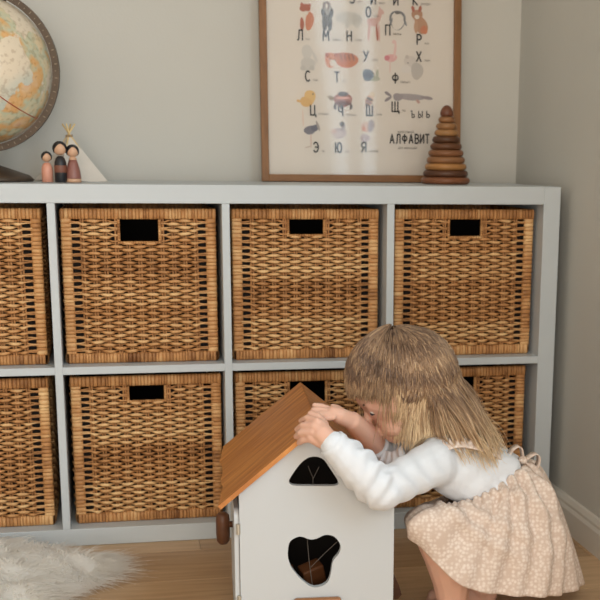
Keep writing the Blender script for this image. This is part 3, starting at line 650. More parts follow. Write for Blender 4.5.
# wooden blocks kept inside the house
for i, (x, y, rx, ry, rz) in enumerate([(.060, .08, .3, .3, .1), (.135, .08, .25, -.3, .2), (.205, .08, .3, .3, .2)]):
    b = MB().box(-.020, .020, -.014, .014, -.055, .055, .003); o = b.build('toy_block', DARKW)
    R_ = Matrix.Rotation(rz, 3, 'Z') @ Matrix.Rotation(ry, 3, 'Y') @ Matrix.Rotation(rx, 3, 'X')
    co = [R_ @ v.co for v in o.data.vertices]; zmin = min(c.z for c in co); P_ = FL+EW*x+ED*y
    o.location = (P_[0], P_[1], .0130-zmin); o.rotation_euler = R_.to_euler()
    tag(o, ['dark wooden block inside the toy house, left of the lower cut-out', 'dark wooden block inside the toy house, behind the middle of the lower cut-out', 'dark wooden block inside the toy house, right of the lower cut-out'][i], 'block', 'blocks inside the toy house')

# ---------------------------------------------------------------- sheepskin rug
FUR = attr_mat('sheepskin_fur', srgb(246, 240, 230), srgb(254, 253, 251), .8, noise=.15, nscale=20, spec=.15)
SKN = mat('sheepskin_hide', srgb(214, 204, 188), .9)
FB = FUR.node_tree; _p = FB.nodes['Principled BSDF']; _t = FB.nodes.new('ShaderNodeBsdfTranslucent'); _m = FB.nodes.new('ShaderNodeMixShader'); _m.inputs[0].default_value = .55
FB.links.new(_p.inputs['Base Color'].links[0].from_socket, _t.inputs['Color']); FB.links.new(_p.outputs[0], _m.inputs[1]); FB.links.new(_t.outputs[0], _m.inputs[2])
FB.links.new(_m.outputs[0], FB.nodes['Material Output'].inputs[0])
RC = np.array([-1.345, -.235])
def rug_r(q):
    return 1+.05*math.sin(3*q+.4)+.04*math.sin(5*q+1)+.02*math.sin(9*q)
def rug_edge(q):
    return RC+np.array([math.cos(q)*.365, math.sin(q)*.235])*rug_r(q)
RU = empty('sheepskin_rug', (RC[0], RC[1], 0)); tag(RU, 'fluffy cream sheepskin rug lying on the wood floor', 'rug')
k = MB(); n = 72; vs = [(0, 0, .016)]
for f, z in ((.5, .018), (.9, .014), (1.0, .0008)):
    for i in range(n):
        p = rug_edge(2*math.pi*i/n)-RC; vs.append((p[0]*f*.9, p[1]*f*.9, z))
k.add(vs, [(0, 1+i, 1+(i+1) % n) for i in range(n)]+[(1+r*n+i, 1+(r+1)*n+i, 1+(r+1)*n+(i+1) % n, 1+r*n+(i+1) % n) for r in range(2) for i in range(n)])
k.build('hide', SKN, RU, True)
def rug_h(x, y, f):                                       # lumpy locks of wool
    l_ = .5+.25*np.sin(x*61+1.7*np.sin(y*37))+.25*np.sin(y*73+x*19+1.3*np.sin(x*43))
    return (.037+.022*l_)*np.clip(1-f**7, 0, 1)+.004
n, kk = 180, 46; k = MB(); vs = []
for r_ in range(kk+1):
    f_ = (r_/kk)**.8
    for i in range(n):
        p = (rug_edge(2*math.pi*i/n)-RC)*f_*.93; vs.append((p[0], min(p[1], -.016-RC[1]), float(rug_h(p[0], p[1], f_))))
k.add(vs, [(r_*n+i, (r_+1)*n+i, (r_+1)*n+(i+1) % n, r_*n+(i+1) % n) for r_ in range(kk) for i in range(n)]); k.tone = [.75]*len(k.v)
tag(k.build('wool', FUR, RU, True, tone=True), kind='stuff')
NS = 13000; NP = 6
q = RNG.uniform(0, 2*np.pi, NS); f = np.sqrt(RNG.uniform(0, 1, NS))
f[:5000] = RNG.uniform(.9, 1.0, 5000)
ex = np.array([rug_edge(a)-RC for a in q]); base = ex*f[:, None]*.93
bz = rug_h(base[:, 0], base[:, 1], f)-.004
cl = np.stack([np.sin(base[:, 0]*41+base[:, 1]*17), np.sin(base[:, 1]*47-base[:, 0]*23+1)], 1)      # locks lean together
out = ex/np.linalg.norm(ex, axis=1)[:, None]
lean = .7*cl+out*(f**4)[:, None]*1.2+RNG.normal(0, .35, (NS, 2))
ln = RNG.uniform(.022, .042, NS)
t = np.linspace(0, 1, NP)
P3 = np.zeros((NS, NP, 3))
P3[:, :, 0] = base[:, 0, None]+lean[:, 0, None]*ln[:, None]*(t**1.3)
P3[:, :, 1] = np.minimum(base[:, 1, None]+lean[:, 1, None]*ln[:, None]*(t**1.3), -.012-RC[1])
P3[:, :, 2] = np.maximum(.001, bz[:, None]+ln[:, None]*(.75*t-.55*t**2))
tang = np.arctan2(lean[:, 1], lean[:, 0])+np.pi/2; off = np.stack([np.cos(tang), np.sin(tang), np.zeros(NS)], 1)
wd = .0011*(1-t**2*.85)
V = np.stack([P3-off[:, None, :]*wd[None, :, None], P3+off[:, None, :]*wd[None, :, None]], 2)          # flat tapering hairs
V = V.reshape(-1, 3); idx = np.arange(NS)[:, None]*NP*2+np.arange(NP-1)[None, :]*2
Fq = np.stack([idx, idx+1, idx+3, idx+2], -1).reshape(-1, 4)
me = bpy.data.meshes.new('pile'); me.from_pydata(V.tolist(), [], Fq.tolist()); me.update()
a = me.attributes.new('tone', 'FLOAT', 'POINT'); tn = (.55+.3*t)[None, :, None]+RNG.uniform(-.12, .18, NS)[:, None, None]+np.zeros((1, NP, 2)); a.data.foreach_set('value', tn.ravel())
tag(link('pile', me, FUR, RU, True), kind='stuff')

# ---------------------------------------------------------------- the child
SKIN = mat('skin', srgb(224, 178, 156), .5, var=.06, scale=25, sss=.12, spec=.35)
SHIRT = mat('white_jersey', srgb(224, 228, 234), .85, bump=.10, bscale=500, sheen=.2, spec=.2)
def flower_cloth():
    M = mat('flowered_cotton', srgb(206, 176, 154), .85, spec=.2); nt = M.node_tree; N = nt.nodes; L = nt.links
    tc = N.new('ShaderNodeTexCoord'); v = N.new('ShaderNodeTexVoronoi'); v.inputs['Scale'].default_value = 145; v.inputs['Randomness'].default_value = .6
    nz_ = N.new('ShaderNodeTexNoise'); nz_.inputs['Scale'].default_value = 420
    L.new(tc.outputs['Object'], nz_.inputs['Vector']); L.new(tc.outputs['Object'], v.inputs['Vector'])
    ad = N.new('ShaderNodeMath'); ad.operation = 'MULTIPLY_ADD'; ad.inputs[1].default_value = .5; L.new(nz_.outputs[0], ad.inputs[0]); L.new(v.outputs['Distance'], ad.inputs[2])
    r = N.new('ShaderNodeValToRGB'); r.color_ramp.elements[0].position = .46; r.color_ramp.elements[1].position = .86
    r.color_ramp.elements[0].color = (*srgb(230, 216, 205), 1); r.color_ramp.elements[1].color = (*srgb(209, 188, 173), 1)
    L.new(ad.outputs[0], r.inputs[0]); L.new(r.outputs[0], N['Principled BSDF'].inputs['Base Color']); return M
DRESS = flower_cloth()
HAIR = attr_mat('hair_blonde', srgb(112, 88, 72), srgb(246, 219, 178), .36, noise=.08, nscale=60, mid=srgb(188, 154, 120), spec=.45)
CH = empty('person', (-.40, -.55, 0)); tag(CH, 'toddler in white top and flowered pinafore crouching over the toy house', 'person')
def C_(vs): return [(x+.40, y+.55, z) for x, y, z in vs]
def blob(name, chains, m_, voxel, smooth=6, parent=CH, warp=None):
    b = MB()
    for ch in chains:                                      # chain = [(point, radius), ...]
        for (p, r), (p2, r2) in zip(ch[:-1], ch[1:]):
            p, p2 = np.array(p), np.array(p2); n = max(2, int(np.linalg.norm(p2-p)/(.30*min(r, r2)))+1)
            for i in range(n+1):
                t_ = i/n; rr = r+(r2-r)*t_; b.ell(p+(p2-p)*t_, (rr,)*3, 14, 9)
    me = b.mesh('tmp'); o = bpy.data.objects.new('tmp', me); COL.objects.link(o)
    md = o.modifiers.new('r', 'REMESH'); md.mode = 'VOXEL'; md.voxel_size = voxel; md.adaptivity = 0
    sm = o.modifiers.new('s', 'SMOOTH'); sm.factor = .5; sm.iterations = smooth
    dg = bpy.context.evaluated_depsgraph_get(); me2 = bpy.data.meshes.new_from_object(o.evaluated_get(dg))
    bpy.data.objects.remove(o)
    n = len(me2.vertices); co = np.empty(n*3); me2.vertices.foreach_get('co', co); co = co.reshape(-1, 3)
    if warp is not None:
        no = np.empty(n*3); me2.vertices.foreach_get('normal', no); co = warp(co, no.reshape(-1, 3))
    co = co-np.array([-.40, -.55, 0]); me2.vertices.foreach_set('co', co.ravel()); me2.update(); me2.name = name
    return link(name, me2, m_, parent, True)
def along(co, a, b):                                       # position 0..1 on the axis a-b and distance from it
    a, b = np.array(a), np.array(b); d = b-a; t_ = (co-a)@d/(d@d); q = np.clip(t_, 0, 1); return t_, np.linalg.norm(co-(a+q[:, None]*d), axis=1)

# head frame: face turned to the left and bent down over the house
HC = at(398, 380, -.55)
pt = math.radians(31)
fa = np.array([-math.cos(pt), -.06, -math.sin(pt)]); fa /= np.linalg.norm(fa)
sd = np.array([0, -1.0, 0]); sd -= fa*np.dot(sd, fa); sd /= np.linalg.norm(sd); ub = np.cross(fa, sd); ub = ub if ub[2] > 0 else -ub
def hp(a, b, s): return HC+fa*a+ub*b+sd*s
sL, sR = at(433, 464, -.625), at(425, 452, -.480)
eL, wL = at(381, 490, -.690), at(334, 445, -.702)
eR, wR = at(382, 451, -.505), at(352, 421, -.610)
chest, waist, hip = at(450, 464, -.55), at(492, 488, -.55), at(520, 528, -.55)
kL, aL = at(434, 531, -.630), at(452, 618, -.605); kR, aR = at(436, 528, -.470), at(480, 612, -.50)
aL[2] = max(aL[2], .035); aR[2] = max(aR[2], .035)
hipL, hipR = at(522, 545, -.59), at(522, 540, -.51)
toeL = aL+np.array([-.085, -.012, 0]); toeL[2] = .016; toeR = aR+np.array([-.085, .012, 0]); toeR[2] = .016
heelL = aL+np.array([.014, 0, 0]); heelL[2] = .019; heelR = aR+np.array([.014, 0, 0]); heelR[2] = .019
body = [
    [(hp(.008, .004, 0), .074), (hp(-.018, .002, 0), .074)], [(hp(.012, -.002, .012), .068), (hp(.012, -.002, -.012), .068)],
    [(hp(.022, -.034, .012), .052), (hp(.022, -.034, -.012), .052)],
    [(hp(.046, -.052, .024), .028), (hp(.046, -.052, -.024), .028)],
    [(hp(.052, -.076, 0), .020), (hp(.030, -.072, 0), .030)],
    [(hp(.074, -.020, 0), .008), (hp(.087, -.036, 0), .0085)], [(hp(.084, -.040, .006), .006), (hp(.084, -.040, -.006), .006)],
    [(hp(.074, -.056, .009), .0055), (hp(.074, -.056, -.009), .0055)], [(hp(.072, -.064, .007), .0055), (hp(.072, -.064, -.007), .0055)],
    [(hp(.060, .002, .030), .018), (hp(.060, .002, -.030), .018)],
    [(hp(-.012, -.006, .070), .008), (hp(-.016, -.026, .071), .008), (hp(-.008, -.034, .069), .006)],
    [(hp(-.012, -.006, -.070), .008), (hp(-.016, -.026, -.071), .008), (hp(-.008, -.034, -.069), .006)],
    [(hp(-.020, -.045, 0), .036), (at(440, 448, -.55), .036), (chest, .050)],
    [(chest+np.array([0, -.03, 0]), .044), (waist+np.array([0, -.025, 0]), .046), (hipL, .055)], [(chest+np.array([0, .03, 0]), .044), (waist+np.array([0, .025, 0]), .046), (hipR, .055)],
    [(chest, .044), (sL, .030), (eL, .0225), ((eL+wL)/2, .0225), (wL, .0185)], [(chest, .044), (sR, .030), (eR, .0225), ((eR+wR)/2, .0215), (wR, .0165)],
    [(hipL, .058), ((hipL+kL)/2, .050), (kL, .038)], [(hipR, .058), ((hipR+kR)/2, .050), (kR, .038)],
    [(kL, .037), (kL*.72+aL*.28+np.array([.012, 0, 0]), .041), (kL*.4+aL*.6+np.array([.012, 0, 0]), .036), (aL, .024)],
    [(kR, .037), (kR*.72+aR*.28+np.array([.012, 0, 0]), .041), (kR*.4+aR*.6+np.array([.012, 0, 0]), .036), (aR, .024)],
    [(aL, .022), (heelL, .0185)], [(aR, .022), (heelR, .0185)],
    [(heelL, .018), (aL*.5+toeL*.5-np.array([0, 0, .006]), .020), (toeL, .0155)], [(heelR, .018), (aR*.5+toeR*.5-np.array([0, 0, .006]), .020), (toeR, .0155)],
]
for toe, sg in ((toeL, -1), (toeR, 1)):
    for i in range(5):
        o_ = (i-2)*.0085*sg; body.append([(toe+np.array([.006, o_, -.004]), .0075), (toe+np.array([-.016+.003*abs(i-1), o_*1.1, -.008]), .0072-.0006*i)])
# left hand laid on the roof edge: palm, four curled fingers, thumb
pL = at(322, 434, -.690)
body += [[(wL, .018), (pL, .0165)], [(at(325, 436, -.694), .0140), (at(316, 427, -.684), .0115)], [(at(322, 442, -.692), .0115), (at(312, 437, -.684), .0105)], [(at(320, 425, -.680), .0105), (at(326, 433, -.690), .0125)]]
fingers = [  # knuckle, middle joint, tip
    [(317, 421, -.684), (307, 418, -.664), (301, 421, -.645)],
    [(314, 426.5, -.688), (302.5, 425.5, -.670), (297, 429.5, -.650)],
    [(312.5, 432.5, -.690), (300.5, 433, -.674), (296, 436.5, -.656)],
    [(313, 438.5, -.690), (303, 440.5, -.676), (299, 443, -.662)]]
for fi, (a_, b_, c_) in enumerate(fingers):
    r0 = (.0056, .0057, .0056, .0051)[fi]
    body.append([(at(*a_), r0*1.1), (at(*b_), r0), (at(*c_), r0*.88)])
body.append([(at(324, 425, -.678), .0085), (at(318, 417, -.664), .0075), (at(311, 414, -.654), .0064)])
# right hand reaching across the ridge
pR = at(339, 415.5, -.624)
body += [[(wR, .0150), (pR, .0140), (at(333, 412.5, -.628), .0105)]]
for fi, (a_, b_, c_) in enumerate([[(331, 410, -.618), (322, 406.5, -.612), (314.5, 405.5, -.612)], [(330, 412.5, -.628), (320, 409.5, -.624), (313, 410, -.624)], [(331, 415, -.634), (322, 414, -.632), (316.5, 415, -.632)], [(333, 417, -.638), (326, 418, -.638), (322, 420, -.638)]]):
    body.append([(at(*a_), .0060), (at(*b_), .0055), (at(*c_), .0048)])
body.append([(at(343, 413, -.612), .0075), (at(338, 409, -.596), .0068), (at(333, 407, -.590), .0058)])
blob('body', body, SKIN, .0019, 3)
# eye, lashes and brow (looking down)
EYEW = mat('eye_white', srgb(226, 220, 214), .25); IRIS = mat('iris_blue', srgb(62, 70, 84), .2); LASH = mat('lash', srgb(70, 48, 36), .6); LIP = mat('lip', srgb(204, 130, 118), .45)
for s_ in (1, -1):
    k = MB(); k.ell(hp(.0655, -.013, s_*.030), (.0100,)*3, 16, 10); k.v = C_(k.v); ey = k.build('eye', EYEW, CH, True)
    k = MB(); k.ell(hp(.0735, -.0165, s_*.031), (.0036,)*3, 12, 8); k.v = C_(k.v); k.build('iris', IRIS, ey, True)
    k = MB(); k.tube([hp(.0725-.003*abs(t_), -.0110-.004*t_*t_, s_*(.031+.0095*t_)) for t_ in np.linspace(-1, 1, 9)], [.0011+.0014*(1-abs(t_)) for t_ in np.linspace(-1, 1, 9)], 6); k.v = C_(k.v); k.build('eyelid', SKIN, CH, True)
    k = MB(); k.tube([hp(.0762-.004*abs(t_), -.0150-.003*t_*t_, s_*(.031+.0100*t_)) for t_ in np.linspace(-1, 1, 9)], .0008, 5); k.v = C_(k.v); k.build('eyelash', LASH, CH, True)
    k = MB(); k.tube([hp(.0790-.010*abs(t_)*(.5+.5*(t_ > 0)), .004-.002*t_*t_, s_*(.030+.013*t_)) for t_ in np.linspace(-1, 1, 9)], [.0006+.0010*(1-abs(t_)) for t_ in np.linspace(-1, 1, 9)], 6); k.v = C_(k.v); k.build('eyebrow', HAIR, CH, True)
k = MB(); k.tube([hp(.0800-.006*abs(t_), -.0585, .012*t_) for t_ in np.linspace(-1, 1, 9)], [.0012+.0022*(1-abs(t_)) for t_ in np.linspace(-1, 1, 9)], 7); k.v = C_(k.v); k.build('lips', LIP, CH, True)

# long sleeved top: sleeves with folds
cuffL = wL+(eL-wL)*.02; cuffR = wR+(eR-wR)*.80
shirt = [
    [(chest+np.array([0, -.035, 0]), .052), (waist+np.array([.012, -.030, -.006]), .052)], [(chest+np.array([0, .035, 0]), .052), (waist+np.array([.012, .030, -.006]), .052)],
    [(chest, .054), (waist+np.array([.01, 0, 0]), .054)],
    [(at(440, 452, -.60), .034), (at(440, 450, -.50), .034)],
    [(at(456, 456, -.59), .044), (at(503, 474, -.583), .036)], [(at(456, 454, -.51), .044), (at(503, 472, -.517), .036)], [(at(456, 454, -.55), .048), (at(505, 473, -.55), .038)],
    [(chest, .050), (sL, .040), (sL*.45+eL*.55, .036), (eL, .036), ((eL+wL)/2, .034), (cuffL, .025)],
    [(chest, .050), (sR, .038), (sR*.45+eR*.55, .034), (eR, .031), (cuffR, .026)],
]
def shirt_warp(co, no):
    t_, d_ = along(co, cuffL, eL); m1 = np.clip((.052-d_)/.02, 0, 1)*np.clip((t_+.05)/.1, 0, 1)*np.clip((1.15-t_)/.3, 0, 1)
    w1 = np.sin(t_*27+4.0*np.sin(co[:, 1]*60+1)+co[:, 2]*40)
    t2, d2 = along(co, eL, sL); m2 = np.clip((.055-d2)/.02, 0, 1)*np.clip(1.1-t2, 0, 1)*np.clip(t2+.25, 0, 1)
    w2 = np.sin(t2*17+2.2*np.sin(co[:, 2]*60+1)+co[:, 0]*30)
    t3, d3 = along(co, chest, waist); m3 = np.clip(t3, 0, 1)*.8+.25
    w3 = np.sin(co[:, 2]*120-co[:, 0]*55+1.5*np.sin(co[:, 0]*45))
    m3 = m3*(1-np.maximum(m1, m2))
    return co+no*(-.0002+.0044*m1*w1*(.4+.6*np.sin(co[:, 1]*55+co[:, 0]*40))+.0034*m2*w2+.0026*m3*w3)[:, None]
blob('long_sleeved_top', shirt, SHIRT, .003, 8, warp=shirt_warp)
# cuffs
for nm, c0, dirv, r in (('cuff', cuffL, eL-wL, .0245), ('cuff', cuffR, eR-wR, .0255)):
    dv = dirv/np.linalg.norm(dirv); k = MB(); k.tube([c0-dv*.010, c0-dv*.008, c0, c0+dv*.012], [r*.90, r, r*1.02, r*.98], 24, False); k.v = C_(k.v); k.build(nm, SHIRT, CH, True)

# pinafore skirt: rings from gathered waist to hem, eight directions each (front, near, back, far)
rings = [
    [(441, 503, -.55), (452, 507, -.605), (488, 492, -.632), (516, 473, -.605), (527, 464, -.55), (517, 466, -.495), (488, 478, -.468), (452, 498, -.495)],
    [(436, 504, -.55), (445, 508, -.615), (490, 500, -.645), (526, 477, -.615), (536, 468, -.55), (526, 470, -.485), (490, 488, -.455), (446, 498, -.485)],
    [(424, 507, -.55), (428, 509, -.658), (486, 520, -.668), (540, 496, -.640), (549, 492, -.55), (538, 490, -.46), (490, 506, -.43), (430, 504, -.455)],
    [(412, 520, -.56), (411, 523, -.662), (478, 552, -.684), (553, 540, -.660), (564, 532, -.55), (552, 530, -.445), (485, 545, -.415), (414, 518, -.448)],
    [(412, 533, -.57), (412.5, 538, -.650), (468, 588, -.690), (552, 596, -.672), (582, 584, -.55), (562, 585, -.44), (470, 580, -.41), (416, 534, -.450)]]
K8 = np.array([[at(*c) for c in r] for r in rings]); NT, NR = 192, 44
def per(P, n):
    k = len(P); out = np.zeros((n, 3))
    for i in range(n):
        t_ = i*k/n; j = int(t_); f_ = t_-j; p0, p1, p2, p3 = P[j-1], P[j % k], P[(j+1) % k], P[(j+2) % k]
        out[i] = .5*((2*p1)+(-p0+p2)*f_+(2*p0-5*p1+4*p2-p3)*f_*f_+(-p0+3*p1-3*p2+p3)*f_**3)
    return out
KR = np.array([per(r, NT) for r in K8])
tt = np.linspace(0, len(rings)-1, NR); SK = np.zeros((NR, NT, 3))
for i, t_ in enumerate(tt):
    j = min(int(t_), len(rings)-2); f_ = t_-j; p0, p1, p2, p3 = KR[max(j-1, 0)], KR[j], KR[j+1], KR[min(j+2, len(rings)-1)]
    SK[i] = .5*((2*p1)+(-p0+p2)*f_+(2*p0-5*p1+4*p2-p3)*f_*f_+(-p0+3*p1-3*p2+p3)*f_**3)
cen = SK.mean(1, keepdims=True); du = np.roll(SK, -1, 1)-np.roll(SK, 1, 1); dv = np.gradient(SK, axis=0)
nr = np.cross(du, dv); nr /= np.linalg.norm(nr, axis=2, keepdims=True)+1e-9
sgn = np.sign((nr*(SK-cen)).sum(2).mean()); nr *= sgn
ph = np.arange(NT)/NT*2*np.pi; g = np.linspace(0, 1, NR)[:, None]
wob = np.sin(ph*34+1.2*np.sin(ph*5)+2*g)*np.exp(-((g-.10)/.16)**2)*.0060+np.sin(ph*22+2*np.sin(ph*3)+2.5*g)*np.clip(g*3, 0, 1)*(1-.35*g)*.0085*np.clip(.25+.9*np.clip(-np.cos(ph)+.45, 0, 1), 0, 1)+np.sin(ph*9+1+6*g)*.0040*g
for p0_, sl_, w_, am_, g0_ in ((.55, 2.6, .13, .011, .25), (.95, 2.2, .10, .009, .2), (1.7, 1.3, .10, .009, .15), (2.2, .8, .09, .009, .12)):      # long soft folds from the gathers
    wob = wob+am_*np.exp(-((ph[None, :]-(p0_+sl_*(g-g0_)))/w_)**2)*np.clip((g-g0_+.1)/.15, 0, 1)*np.clip((1.05-g)/.4, 0, 1)
SK += nr*wob[:, :, None]
k = MB(); vs = SK.reshape(-1, 3); k.add(vs, [(i*NT+j, i*NT+(j+1) % NT, (i+1)*NT+(j+1) % NT, (i+1)*NT+j) for i in range(NR-1) for j in range(NT)])
k.v = C_(k.v); sk = k.build('pinafore_skirt', DRESS, CH, True)
so_ = sk.modifiers.new('cloth_thickness', 'SOLIDIFY'); so_.thickness = .0016; so_.offset = -1
# waistband, bib, straps with frills, bow and button at the back
def ribbon(pts, widths, m_, name, nrm, th=.0014, frill=0, fr_n=0):
    P = np.array(pts); k = MB(); vs = []; n = len(P)
    for i in range(n):
        t_ = P[min(i+1, n-1)]-P[max(i-1, 0)]; t_ /= np.linalg.norm(t_); nn = np.array(nrm[i] if len(np.shape(nrm)) == 2 else nrm, float); nn -= t_*np.dot(nn, t_); nn /= np.linalg.norm(nn); sdv = np.cross(t_, nn)
        w_ = widths if np.isscalar(widths) else widths[i]; z_ = frill*math.sin(i/(n-1)*fr_n*2*math.pi) if frill else 0
        for q, a_ in ((-1, 0), (-.33, .3), (.33, .65), (1, 1)):
            vs.append(P[i]+sdv*w_*q+nn*(z_*a_)+nn*th)
        for q, a_ in ((1, 1), (.33, .65), (-.33, .3), (-1, 0)):
            vs.append(P[i]+sdv*w_*q+nn*(z_*a_)-nn*th)
    k.add(vs, [(i*8+j, i*8+(j+1) % 8, (i+1)*8+(j+1) % 8, (i+1)*8+j) for i in range(n-1) for j in range(8)]+[tuple(range(7, -1, -1)), tuple(range((n-1)*8, n*8))])
    k.v = C_(k.v); return k.build(name, m_, CH, True)
def curve(ctrl, n):
    P = np.array([at(*c) for c in ctrl]); k = len(P); out = []
    for i in range(n):
        t_ = i/(n-1)*(k-1); j = min(int(t_), k-2); f_ = t_-j; p0, p1, p2, p3 = P[max(j-1, 0)], P[j], P[j+1], P[min(j+2, k-1)]
        out.append(.5*((2*p1)+(-p0+p2)*f_+(2*p0-5*p1+4*p2-p3)*f_*f_+(-p0+3*p1-3*p2+p3)*f_**3))
    return out
upn = (.35, -.55, .75)
ribbon(curve([(521, 466, -.575), (505, 456, -.59), (487, 446, -.60), (470, 441, -.605), (452, 440, -.605), (438, 446, -.60)], 40), .008, DRESS, 'strap', upn)
ribbon(curve([(521, 464, -.53), (505, 449, -.515), (487, 436, -.505), (470, 430, -.50), (452, 432, -.50), (438, 440, -.50)], 40), .008, DRESS, 'strap', (.35, .35, .85))
ribbon(curve([(500, 456, -.605), (487, 449, -.622), (474, 445, -.630), (458, 443, -.632), (443, 447, -.630), (432, 453, -.626)], 110), .010, DRESS, 'shoulder_frill', upn, .0009, .0042, 12)
ribbon(curve([(500, 447, -.50), (487, 436, -.482), (470, 430, -.476), (452, 432, -.474), (436, 440, -.476)], 90), .011, DRESS, 'shoulder_frill', (.35, .35, .85), .0009, .0042, 11)
ribbon(curve([(372, 441, -.52), (376, 452, -.535), (384, 457, -.55), (394, 458, -.57), (404, 452, -.59)], 70), .012, SHIRT, 'collar_frill', (-.7, -.6, .2), .0009, .005, 7)
bc = at(523, 460, -.575)
for dx, dz, ang in ((-.006, .016, .5), (.016, .006, -.5)):
    k = MB(); n = 28; vs = []
    for i in range(n):
        q_ = 2*math.pi*i/n
        l = np.array([.024*(1-math.cos(q_))/2*1.2, 0, .013*math.sin(q_)*(1-math.cos(q_))/2*1.6])
        c_, s_ = math.cos(ang+math.atan2(dz, dx)), math.sin(ang+math.atan2(dz, dx)); l = np.array([l[0]*c_-l[2]*s_, 0, l[0]*s_+l[2]*c_])
        for y_ in (-.010, .010): vs.append(bc+l+np.array([0, y_, 0]))
    k.add(vs, [(2*i, 2*i+1, 2*((i+1) % n)+1, 2*((i+1) % n)) for i in range(n)]); k.v = C_(k.v); ob = k.build('bow_loop', DRESS, CH, True)
    sm_ = ob.modifiers.new('cloth_thickness', 'SOLIDIFY'); sm_.thickness = .0016
k = MB(); k.ell(bc, (.008, .011, .008), 14, 10); k.v = C_(k.v); k.build('bow_knot', DRESS, CH, True)
ribbon(curve([(526, 464, -.56), (538, 470, -.566), (544, 484, -.572), (548, 497, -.580)], 24), [.006+.004*i/23 for i in range(24)], DRESS, 'bow_tail', (.7, -.6, .3))
k = MB(); bt = at(524.5, 468.5, -.580); k.ell(bt, (.007, .003, .007), 18, 10); k.v = C_(k.v); k.build('button', mat('button_wood', srgb(222, 196, 172), .4), CH, True)

# hair: a cap over the skull and several thousand strands that fall from it
AX = np.array([fa, ub, sd])                              # local -> world rows
HR = np.array([.088, .083, .078]); HOFF = hp(-.008, .004, 0)
k = MB(); n, kk = 40, 24; vs = []; crown = np.array([-.35, .94, 0])
def scalp_ok(l):
    a_, b_, s_ = l
    if a_ > .30: return b_ > .62-.30*abs(s_)
    if a_ > -.1: return b_ > -.10-.1*abs(s_)
    return b_ > -.55
k.ell((0, 0, 0), (1, 1, 1), 48, 32); V = np.array(k.v); keep = np.array([scalp_ok(v) for v in V])
fs = [f for f in k.f if all(keep[i] for i in f)]
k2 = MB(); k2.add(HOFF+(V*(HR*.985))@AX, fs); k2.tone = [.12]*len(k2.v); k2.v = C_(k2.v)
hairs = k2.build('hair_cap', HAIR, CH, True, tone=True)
NS = 11000; NP = 18
cand = RNG.normal(size=(NS*4, 3)); cand /= np.linalg.norm(cand, axis=1)[:, None]
cand = np.array([c for c in cand if scalp_ok(c)])[:NS]; NS = len(cand)
cr = crown/np.linalg.norm(crown); gl = cand-cr*(cand@cr)[:, None]; gl /= np.linalg.norm(gl, axis=1)[:, None]+1e-6
fh = np.array([1.0, 0, 0])-cr*cr[0]; fh /= np.linalg.norm(fh); gf = gl@fh                      # 1 = combed to the face, -1 = to the back
fr = np.clip((gf-.22)/.25, 0, 1); back = np.clip(-gf/.5, 0, 1)
bp_ = np.clip(cand[:, 1], -.2, 1)
ln = (np.maximum(.030, -.028+.10*bp_)*fr+(1-fr)*((.125+.085*bp_)*(1-back)+(.185+.105*bp_)*back))*RNG.uniform(.85, 1.12, NS)
zr = ((cand*HR)@AX)[:, 2]; aa = gf
zend = np.interp(aa, [-.20, .0, .14, .30, .6], [-.122, -.112, -.070, -.024, -.018])+RNG.normal(0, .006, NS)
zend = np.where((aa > .05) & (aa < .5) & (RNG.uniform(0, 1, NS) < .03), -.10, zend)
lf = np.maximum(.024, 1.08*(zr-zend)+.022*np.clip(cand[:, 1], 0, 1))
kb = np.clip((-aa-.20)/.3, 0, 1); ln = lf*(1-kb)+ln*kb
lay = RNG.uniform(1.0, 1.05, NS)+.06*fr
clus = np.stack([np.sin(cand@np.array([13., 7, 11])), np.sin(cand@np.array([-9., 12, 8])+1), np.sin(cand@np.array([8., -10, 14])+2)], 1)
grow = cand-crown*(cand@crown)[:, None]; grow /= np.linalg.norm(grow, axis=1)[:, None]+1e-6
part = np.sign(cand[:, 2])[:, None]*np.array([0, 0, 1.0])
grow = grow+.25*part*(1-np.abs(cand[:, 2:3]))*(1-fr[:, None])
dirn = (grow/np.linalg.norm(grow, axis=1)[:, None])@AX
pos = HOFF+(cand*HR*lay[:, None])@AX
P3 = np.zeros((NS, NP, 3)); P3[:, 0] = pos; stp = ln/(NP-1)
noise = RNG.normal(0, 1, (NS, 3))*.025+clus*.09
curlph = RNG.uniform(0, 6.28, NS)*.3+clus[:, 0]*3
balls = [(chest+np.array([.012, 0, .0]), np.array([.078, .095, .066])), (sL, np.array([.045, .045, .045])), (sR, np.array([.045, .045, .045])), (waist+np.array([-.01, 0, 0]), np.array([.07, .09, .058]))]
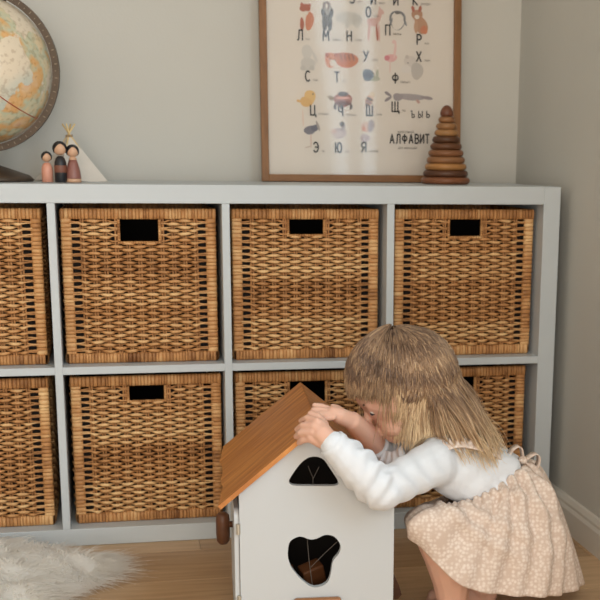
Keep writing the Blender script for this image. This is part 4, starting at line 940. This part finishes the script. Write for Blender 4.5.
for i in range(1, NP):
    gk = .30
    l0 = ((pos-HOFF)@AX.T)/(HR*lay[:, None]); q0 = np.linalg.norm(l0, axis=1); radw = (l0/HR)@AX; radw /= np.linalg.norm(radw, axis=1)[:, None]
    cling = np.clip((q0-1)/.10, 0, 1)*np.clip((l0[:, 1]+.75)/.3, 0, 1)*(1-.8*fr*np.clip((.35-l0[:, 1])/.3, 0, 1))
    curl = np.stack([np.sin(curlph+i*.9), np.cos(curlph*1.3+i*.8), np.sin(curlph*.7+i*.7)], 1)*(.34*(i/NP)**1.5*(.2+back))[:, None]
    g_ = np.array([.0, 0, -1.0])+back[:, None]*np.array([.55, 0, .0])+fr[:, None]*np.array([-.10, 0, 0])
    dirn = dirn*(1-gk)+g_*gk+noise*.35+curl-radw*(cling*.55)[:, None]; dirn /= np.linalg.norm(dirn, axis=1)[:, None]
    pos = pos+dirn*stp[:, None]
    l = ((pos-HOFF)@AX.T)/(HR*lay[:, None]); q = np.linalg.norm(l, axis=1); ins = q < 1
    newp = HOFF+((l/np.maximum(q, 1e-6)[:, None])*HR*lay[:, None])@AX; pos = np.where(ins[:, None], newp, pos)
    for c_, r_ in balls:
        l = (pos-c_)/(r_*(lay[:, None]*1.02)); q = np.linalg.norm(l, axis=1); ins = q < 1
        newp = c_+(l/np.maximum(q, 1e-6)[:, None])*r_*lay[:, None]*1.02; pos = np.where(ins[:, None], newp, pos)
    stop = (pos[:, 2] < HC[2]+zend) & (kb < .5); pos = np.where(stop[:, None], P3[:, i-1]+np.array([0, 0, -.0003]), pos)
    d2 = pos-P3[:, i-1]; dirn = d2/(np.linalg.norm(d2, axis=1)[:, None]+1e-9)
    P3[:, i] = pos
T_ = np.gradient(P3, axis=1); T_ /= np.linalg.norm(T_, axis=2, keepdims=True)+1e-9
rad = np.outer(RNG.uniform(.0005, .0010, NS), 1-np.linspace(0, 1, NP)**3*.75)
A_ = np.cross(T_, (P3-HOFF)/np.linalg.norm(P3-HOFF, axis=2, keepdims=True)); A_ /= np.linalg.norm(A_, axis=2, keepdims=True)+1e-9; B_ = np.cross(T_, A_)
V = np.stack([P3+rad[..., None]*(A_*math.cos(q_)+B_*math.sin(q_)) for q_ in (0, 2.094, 4.189)], 2).reshape(-1, 3)
idx = np.arange(NS)[:, None]*NP*3+np.arange(NP-1)[None, :]*3
Fq = np.concatenate([np.stack([idx+j, idx+(j+1) % 3, idx+3+(j+1) % 3, idx+3+j], -1).reshape(-1, 4) for j in range(3)])
me = bpy.data.meshes.new('hair_strands'); me.from_pydata((V-np.array([-.40, -.55, 0])).tolist(), [], Fq.tolist()); me.update()
dist = np.cumsum(np.repeat(stp[:, None], NP, 1), 1)
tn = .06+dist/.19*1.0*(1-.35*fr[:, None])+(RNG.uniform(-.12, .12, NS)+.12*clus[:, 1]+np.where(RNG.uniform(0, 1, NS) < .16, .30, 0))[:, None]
a = me.attributes.new('tone', 'FLOAT', 'POINT'); a.data.foreach_set('value', np.repeat(tn[:, :, None], 3, 2).ravel())
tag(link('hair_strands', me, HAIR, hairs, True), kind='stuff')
